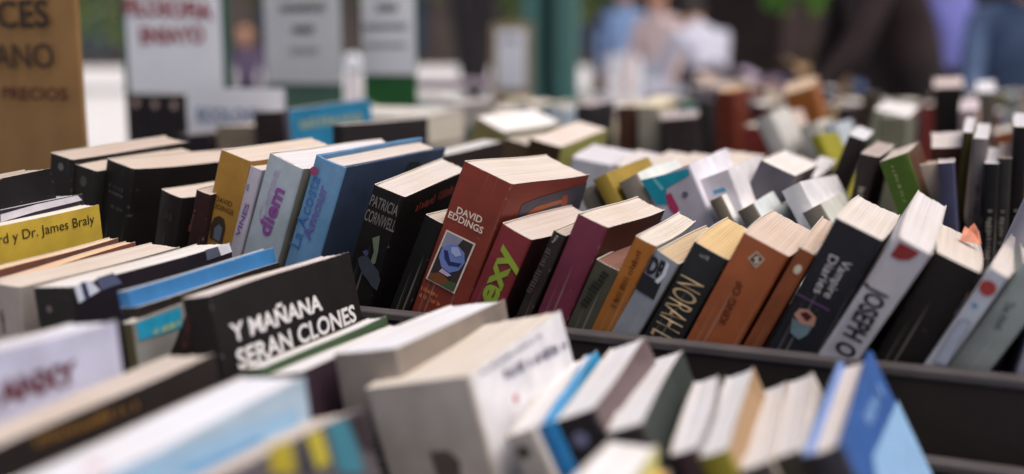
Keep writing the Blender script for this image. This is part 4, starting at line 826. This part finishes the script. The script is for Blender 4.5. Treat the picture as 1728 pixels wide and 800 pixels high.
# ------------------------------------------------------------------ stall post, parasol, bollard
TEAL = mat('45726e', .45, .4, .15, 6)
o = root('stall_post', (-1.585, 4.0, -.8), (0, 0, 0), 'teal painted metal stall post with a dark gap between its flanges', 'post')
b = MB(); b.box((-.095, -.06, .012), (-.025, .06, 2.6)); b.build('flange', TEAL, o, bevel=.004)
b = MB(); b.box((.03, -.06, .012), (.095, .06, 2.6)); b.build('flange', TEAL, o, bevel=.004)
b = MB(); b.box((-.025, -.01, .05), (.03, .01, 2.55)); b.build('web_plate', mat('26343a', .6, .3, .1, 8), o)
b = MB(); b.box((-.16, -.12, 0), (.16, .12, .012)); b.build('base_plate', TEAL, o)
c = at_y(800, 92, 5.0)
o = root('parasol', (c.x, 5.0, -.8), (0, 0, 0), 'closed dark grey market parasol hanging in folds round its pole', 'parasol')
b = MB(); b.lathe([(.02, .84), (.055, .9), (.085, 1.1), (.12, 1.4), (.13, 1.7), (.1, 2.2), (.02, 2.6)], 28, fold=.13); b.build('canopy', mat('3c393d', .8, .2, .2, 8), o)
b = MB(); b.tube([(0, 0, .06), (0, 0, 2.72)], .022, 10); b.build('pole', mat('55504a', .5, .4, .1, 10), o)
b = MB(); b.lathe([(.25, 0), (.25, .045), (.05, .06)], 24); b.build('base', mat('4a4848', .8, .2, .1, 10), o)
c = at_y(595, 92, 3.2)
o = root('white_post', (c.x, 3.2, -.8), (0, 0, 0), 'slim white post with a round white knob between the two printed signs', 'post')
b = MB(); b.tube([(0, 0, 0), (0, 0, 1.0)], .022, 12); b.build('shaft', mat('d8cfd6', .5, .4, .05, 9), o)
b = MB(); b.lathe([(.004, 1.0), (.026, 1.012), (.036, 1.04), (.026, 1.066), (.004, 1.076)], 16); b.build('knob', mat('dfe4ee', .4, .5, .04, 9), o, smooth=True)

table(-1.55, .55, 4.75, 5.5, 'third dark trestle table beyond the stall, carrying open cartons')
for i, (px, Yc, w, d, h, col, cn) in enumerate(((1165, 5.0, .26, .3, .17, '9a9aa8', 'lilac grey'), (1245, 4.95, .22, .28, .20, 'b7a49a', 'pinkish beige'), (1320, 5.05, .24, .3, .22, 'a89ab0', 'mauve'), (1392, 4.95, .22, .26, .27, 'a88a66', 'tan'), (1440, 5.1, .2, .26, .2, '5c6f9a', 'dusty blue'), (1500, 5.0, .22, .28, .15, '9fae96', 'pale green'))):
    c = at_y(px, 92, Yc)
    o = root('carton', (c.x, Yc, -.05), (0, 0, R(-8+5*i)), 'open ' + cn + ' carton on the table beyond the farthest books', 'box', 'cartons on the third table')
    b = MB(); t = .004
    b.box((-w/2, -d/2, .0005), (w/2, -d/2+t, h)); b.box((-w/2, d/2-t, .0005), (w/2, d/2, h)); b.box((-w/2, -d/2+t+.0005, .0005), (-w/2+t, d/2-t-.0005, h)); b.box((w/2-t, -d/2+t+.0005, .0005), (w/2, d/2-t-.0005, h)); b.box((-w/2+t+.0005, -d/2+t+.0005, .001), (w/2-t-.0005, d/2-t-.0005, .005))
    M_ = mat(col, .75, .2, .12, 12); b.build('body', M_, o)
    for sg in (-1, 1):
        f = MB(); f.quad([(-w/2, sg*d/2, h+.0005), (w/2, sg*d/2, h+.0005), (w/2-.004, sg*(d/2+.07), h-.03), (-w/2+.004, sg*(d/2+.07), h-.03)]); f.build('flap', M_, o)
        f = MB(); f.quad([(sg*w/2, -d/2+.004, h+.0005), (sg*w/2, d/2-.004, h+.0005), (sg*(w/2+.06), d/2-.008, h+.035), (sg*(w/2+.06), -d/2+.008, h+.035)]); f.build('flap', M_, o)

# ------------------------------------------------------------------ people
SKIN = mat('b98a70', .55, .35, .06, 12)
def person(label, x, y, face, top, legs, hair, bend=0.0, arms=((-.1, .1, .0), (.1, .1, .0)), height=1.7, group='people at the stalls', seated=False, wide=1.0):
    """one continuous skinned body facing +X before turning by `face` (radians)"""
    s = height/1.7
    V = []; E = []; RD = []; Z = []
    def add(p, par, r, zone):
        V.append(Vector(p)*s); RD.append(r*s); Z.append(zone)
        if par is not None: E.append((par, len(V)-1))
        return len(V)-1
    cb, sb = math.cos(bend), math.sin(bend)
    hz = .93 if not seated else .48
    def up(x, y, z):                                       # torso frame, bends forward about the hips
        return (x*cb + z*sb, y, hz + z*cb - x*sb)
    pel = add((0, 0, hz), None, .135*wide, 'l')
    wst = add(up(0, 0, .16), pel, .125*wide, 't'); ch = add(up(.01, 0, .36), wst, .15*wide, 't'); nb = add(up(0, 0, .50), ch, .085, 't')
    nk = add(up(.015, 0, .575), nb, .056, 's'); hd = add(up(.035, 0, .66), nk, .085, 's'); ht = add(up(.035, 0, .74), hd, .088, 's'); add(up(.03, 0, .80), ht, .05, 's')
    add(up(.125, 0, .675), hd, .018, 's')                  # nose
    for sg in (-1, 1):
        add(up(.03, sg*.088, .69), hd, .016, 's')          # ears
        hip = add((.0, sg*.095, hz-.06), pel, .095, 'l')
        if seated:
            kn = add((.40, sg*.11, hz+.0), hip, .065, 'l'); an = add((.40, sg*.11, .09), kn, .042, 'l'); add((.52, sg*.12, .035), an, .036, 'h')
        else:
            kn = add((.025, sg*.10, .50), hip, .065, 'l'); an = add((-.01, sg*.105, .10), kn, .044, 'l'); add((.12, sg*.12, .035), an, .038, 'h')
        shp = up(0, sg*.185, .44); sh = add(shp, ch, .066, 't')
        fx, fy, fz = arms[0 if sg < 0 else 1]
        el = Vector(shp) + Vector((fx*.6+.02, sg*.05+fy*.3, -.27+fz*.4)); wr = el + Vector((fx*.9+.06, fy*.6-sg*.01, -.23+fz*.9))
        e1 = add(el, sh, .05, 't'); w1 = add(wr, e1, .032, 't'); dr = (wr-el).normalized(); sd_ = dr.cross(Vector((0, 1, 0))).normalized()
        pm = add(wr+dr*.06, w1, .034, 's'); lat = Vector((0, 1, 0))
        for q, (off, ln) in enumerate(((-.027, .060), (-.009, .072), (.009, .068), (.026, .052))):
            k1 = add(wr+dr*.10+lat*off, pm, .0095, 's'); add(wr+dr*(.10+ln*.55)+lat*off+sd_*.012, k1, .0085, 's')
        th = add(wr+dr*.05+lat*sg*-.045+sd_*.012, pm, .011, 's'); add(wr+dr*.085+lat*sg*-.055+sd_*.022, th, .009, 's')
    me = bpy.data.meshes.new('person'); me.from_pydata(V, E, []); o = bpy.data.objects.new('tmp', me); COL.objects.link(o)
    sk = o.modifiers.new('skin', 'SKIN'); sv = me.skin_vertices[0].data
    for i, r in enumerate(RD): sv[i].radius = (r, r); sv[i].use_root = (i == 0)
    sk.use_smooth_shade = True
    sb_ = o.modifiers.new('sub', 'SUBSURF'); sb_.levels = 2; sb_.render_levels = 2
    dg = bpy.context.evaluated_depsgraph_get(); dg.update()
    bm_ = bpy.data.meshes.new_from_object(o.evaluated_get(dg)); bpy.data.objects.remove(o)
    TM = mat(top, .8, .2, .15, 9, bump=.2); LM = mat(legs, .8, .2, .15, 9, bump=.2); SH = mat('2a2626', .5, .4)
    bm_.materials.clear()
    ob = bpy.data.objects.new('person', bm_); COL.objects.link(ob)
    for m in (TM, LM, SKIN, SH): bm_.materials.append(m)
    zi = {'t': 0, 'l': 1, 's': 2, 'h': 3}
    for p in bm_.polygons:
        c = p.center; best = min(range(len(V)), key=lambda i: (V[i]-c).length - RD[i]); p.material_index = zi[Z[best]]; p.use_smooth = True
    ob.location = (x, y, -.8); ob.rotation_euler = (0, 0, face)
    tag(ob, label, 'person', group)
    hm = MB(); C = Vector(up(.015, 0, .735))*s             # hair cap
    for i in range(9):
        a0 = math.pi*.62*i/9; a1 = math.pi*.62*(i+1)/9
        for j in range(18):
            b0, b1 = 2*math.pi*j/18, 2*math.pi*(j+1)/18
            pt = lambda a, b: (C.x + (.112*math.sin(a)*math.cos(b)-.022)*s, C.y + .104*s*math.sin(a)*math.sin(b), C.z + (.118*math.cos(a)-.01)*s)
            if a1 > math.pi*.36 and math.cos((b0+b1)/2) > .35: continue
            hm.quad([pt(a0, b0), pt(a1, b0), pt(a1, b1), pt(a0, b1)])
    hm.build('hair', mat(hair, .6, .4, .3, 40), ob, smooth=True)
    ey = MB()
    for sg in (-1, 1):
        q = Vector(up(.118, sg*.032, .715))*s; ey.tube([q-Vector((.006, 0, 0)), q+Vector((.004, 0, 0))], [.011*s, .006*s], 8)
    ey.build('eyes', mat('1c1614', .3, .5), ob)
    return ob
c = at_y(1598, 92, 5.6)
person('person in a periwinkle blue jacket and dark trousers standing side-on, far right', c.x, 5.6, R(150), '6f72b8', '2b2430', '2a2220', .12, ((.05, 0, 0), (.1, 0, 0)), 1.68)
c = at_y(1688, 92, 5.2)
person('person in a faded denim blue shirt stooping right of the periwinkle jacket', c.x, 5.2, R(-70), '5b6f92', '2e3a4a', '231a18', .45, ((.15, 0, 0), (.2, 0, 0)), 1.55)
c = at_y(1470, 92, 3.95)
person('person in a dark brown coat bending over the far books with one arm stretched out', c.x+.12, 4.2, R(205), '33282a', '2c2526', '1e1816', .40, ((.05, 0, -.02), (.16, .05, .0)), 1.74, wide=1.25)
c = at_y(1053, 92, 10.6)
person('person in a light blue shirt seen from behind beside the pale pink coat', c.x, 10.6, R(100), '7f9ac4', 'e4e4ea', '3a2a24', 0, ((0, 0, 0), (0, 0, 0)), 1.78)
c = at_y(1112, 92, 9.6)
person('person in a pale pink beige coat with reddish brown hair', c.x, 9.6, R(-100), 'c9b4b4', 'b4bccb', '7a3f34', .05, ((.05, 0, 0), (.05, 0, 0)), 1.68)
c = at_y(1205, 92, 7.4)
person('person in a pale lilac shirt bending down with the back turned beyond the books', c.x, 7.4, R(125), 'b9bacb', '4a4650', '241d1b', .75, ((.2, 0, 0), (.2, 0, 0)), 1.62)
c = at_y(415, 92, 9.0)
person('small distant person in a purple top between the white and the pale grey signs', c.x, 9.0, R(-60), '544a62', '33333f', '2a2020', 0, ((.03, 0, 0), (.03, 0, 0)), 1.34)

# ------------------------------------------------------------------ background: building, kiosk, trees, hedge
VIEW = math.atan2(.916, -.402)
def along(px, dist):                                       # a spot on the ground in the direction of a photo column
    d = cam.matrix_world.to_3x3() @ Vector(((px-864)/1825, 0, -1)); d.z = 0
    return Vector((cam.location.x, cam.location.y, -.8)) + d*dist
YAW = .41325
p = along(760, 105)
o = root('stone_building', p, (0, 0, YAW), 'dark stone building with tall shop windows across the far side of the square', 'building')
o.scale = (2.2, 2.2, 2.2)
b = MB(); W2 = 36
xs = [-W2 + i*4.5 for i in range(17)]
b.box((-W2, 0, 3.4), (W2, 6, 9.0)); b.box((-W2, 0, 0), (W2, 6, .5))
for x in xs: b.box((max(-W2, x-.8), 0, .5), (min(W2, x+.8), 6, 3.4))
b.build('wall', mat('4a4340', .85, .2, .25, .6), o)
GL = mat('3e4a60', .15, .6, .2, 1)
for i in range(16):
    w = MB(); w.box((xs[i]+.8, .5, .5), (xs[i]+3.7, .56, 3.4)); wo = w.build('window', GL, o)
    f = MB()
    for q in (xs[i]+.8, xs[i]+2.2, xs[i]+3.6): f.box((q, .38, .5), (q+.1, .497, 3.4))
    f.build('window_frame', mat('2c2a2a', .6, .3), wo)
b = MB(); b.box((-W2-.4, -.5, 9.0), (W2+.4, 6.4, 9.3)); b.build('roof', mat('5a4a42', .8, .2), o)
p = along(1450, 14.5)
o = root('kiosk', p, (0, 0, YAW+.12), 'dark brown timber kiosk filling the background at the right', 'kiosk')
TB = mat('1f1818', .8, .15, .3, 3, bump=.3)
b = MB()
for k in range(22): b.box((-2.6+k*.236, 0, 0), (-2.6+k*.236+.23, .06, 2.7))
b.box((-2.6, .062, 0), (2.592, 2.4, 2.7)); b.build('wall', TB, o)
b = MB(); b.box((-2.9, -.5, 2.7), (2.9, 2.8, 2.86)); b.build('roof', mat('2a2424', .8, .2), o)
b = MB(); b.box((-1.2, -.03, 1.0), (1.4, -.002, 2.2)); hb = b.build('shutter', mat('3a2e2d', .7, .3, .2, 6), o)
b = MB(); b.box((-1.3, -.16, .93), (1.5, -.002, .98)); b.build('counter', mat('4a3a34', .6, .3), o)
LEAF = [mat(h, .6, .3, .3, 3) for h in ('3f5a2a', '55702f', '6d8038', '33482a')]
def crown(mb, c, r, n, rr, size, flat=.75):
    lobes = [(Vector((rr.gauss(0, .45)*r, rr.gauss(0, .45)*r, rr.gauss(0, .35)*r*flat)), rr.uniform(.35, .6)*r, rr.randrange(4)) for _ in range(11)]
    for k in range(n):
        lc, lr, mi = lobes[k % len(lobes)]
        v = Vector((rr.gauss(0, 1), rr.gauss(0, 1), rr.gauss(0, 1))).normalized()*lr*rr.uniform(.55, 1.05)
        q = Vector(c)+lc+v; a = Vector((rr.gauss(0, 1), rr.gauss(0, 1), rr.gauss(0, 1))).normalized(); b_ = a.orthogonal().normalized(); s = size*rr.uniform(.6, 1.3)
        mb.quad([q-a*s, q+b_*s*.5, q+a*s, q-b_*s*.5], mi if rr.random() < .75 else rr.randrange(4))
def tree(label, px, dist, h, r, low, seed):
    rr = random.Random(seed); p = along(px, dist)
    o = root('tree', p, (0, 0, 0), label, 'tree', 'trees across the square')
    t = MB(); bend = rr.uniform(-.2, .2); t.tube([(0, 0, 0), (bend*.3, 0, h*.3), (bend, .1, h*.6), (bend*1.3, .1, h*.85)], [.26, .2, .15, .06], 10)
    for k in range(6):
        a = rr.uniform(0, 6.28); z0 = h*rr.uniform(.35, .6); e = Vector((math.cos(a)*r*.6, math.sin(a)*r*.6, z0+h*.2)); t.tube([(bend*.7, 0, z0), tuple(e*.5+Vector((0, 0, z0*.5+.1))), tuple(e)], [.1, .07, .03], 6)
    t.build('trunk', mat('4a3f38', .9, .1, .3, 6), o)
    c_ = MB(); crown(c_, (0, 0, low+r*.75), r, 2600, rr, .16); c_.build('crown', LEAF, o)
for i, (px, dist, h, r, low, lab) in enumerate(((300, 34, 6.5, 2.9, 2.2, 'leafy tree far behind the white sheet with red words'), (560, 38, 7, 3.2, 2.6, 'leafy tree far behind the two printed signs'), (860, 27, 6, 2.6, 2.1, 'leafy tree above the narrow white sheet on the tan board'), (1010, 30, 6.5, 2.8, 2.3, 'leafy tree just right of the teal post'), (60, 30, 6, 2.8, 1.9, 'leafy tree far behind the cardboard sign'), (1260, 24, 7, 3.2, 1.6, 'broad tree left of the dark timber kiosk'))):
    tree(lab, px, dist, h, r, low, 40+i)
BR = [mat(h, .6, .3, .3, 3) for h in ('4a7f2c', '5a9236', '7a8a42', '42682a')]
p = along(1350, 8.3)
o = root('potted_shrub', p, (0, 0, 0), 'bright green shrub in a pale pot left of the dark kiosk', 'plant')
b = MB(); b.lathe([(.16, 0), (.22, .42), (.235, .42), (.235, .46), (.2, .46)], 20); b.build('pot', mat('a8a096', .8, .2), o)
b = MB(); b.tube([(0, 0, .44), (.02, 0, .8), (0, .02, 1.5)], [.025, .02, .01], 8); b.build('stem', mat('4a3f30', .9, .1), o)
b = MB(); crown(b, (0, 0, 1.58), .24, 1300, random.Random(5), .045, .8); b.build('foliage', BR, o)
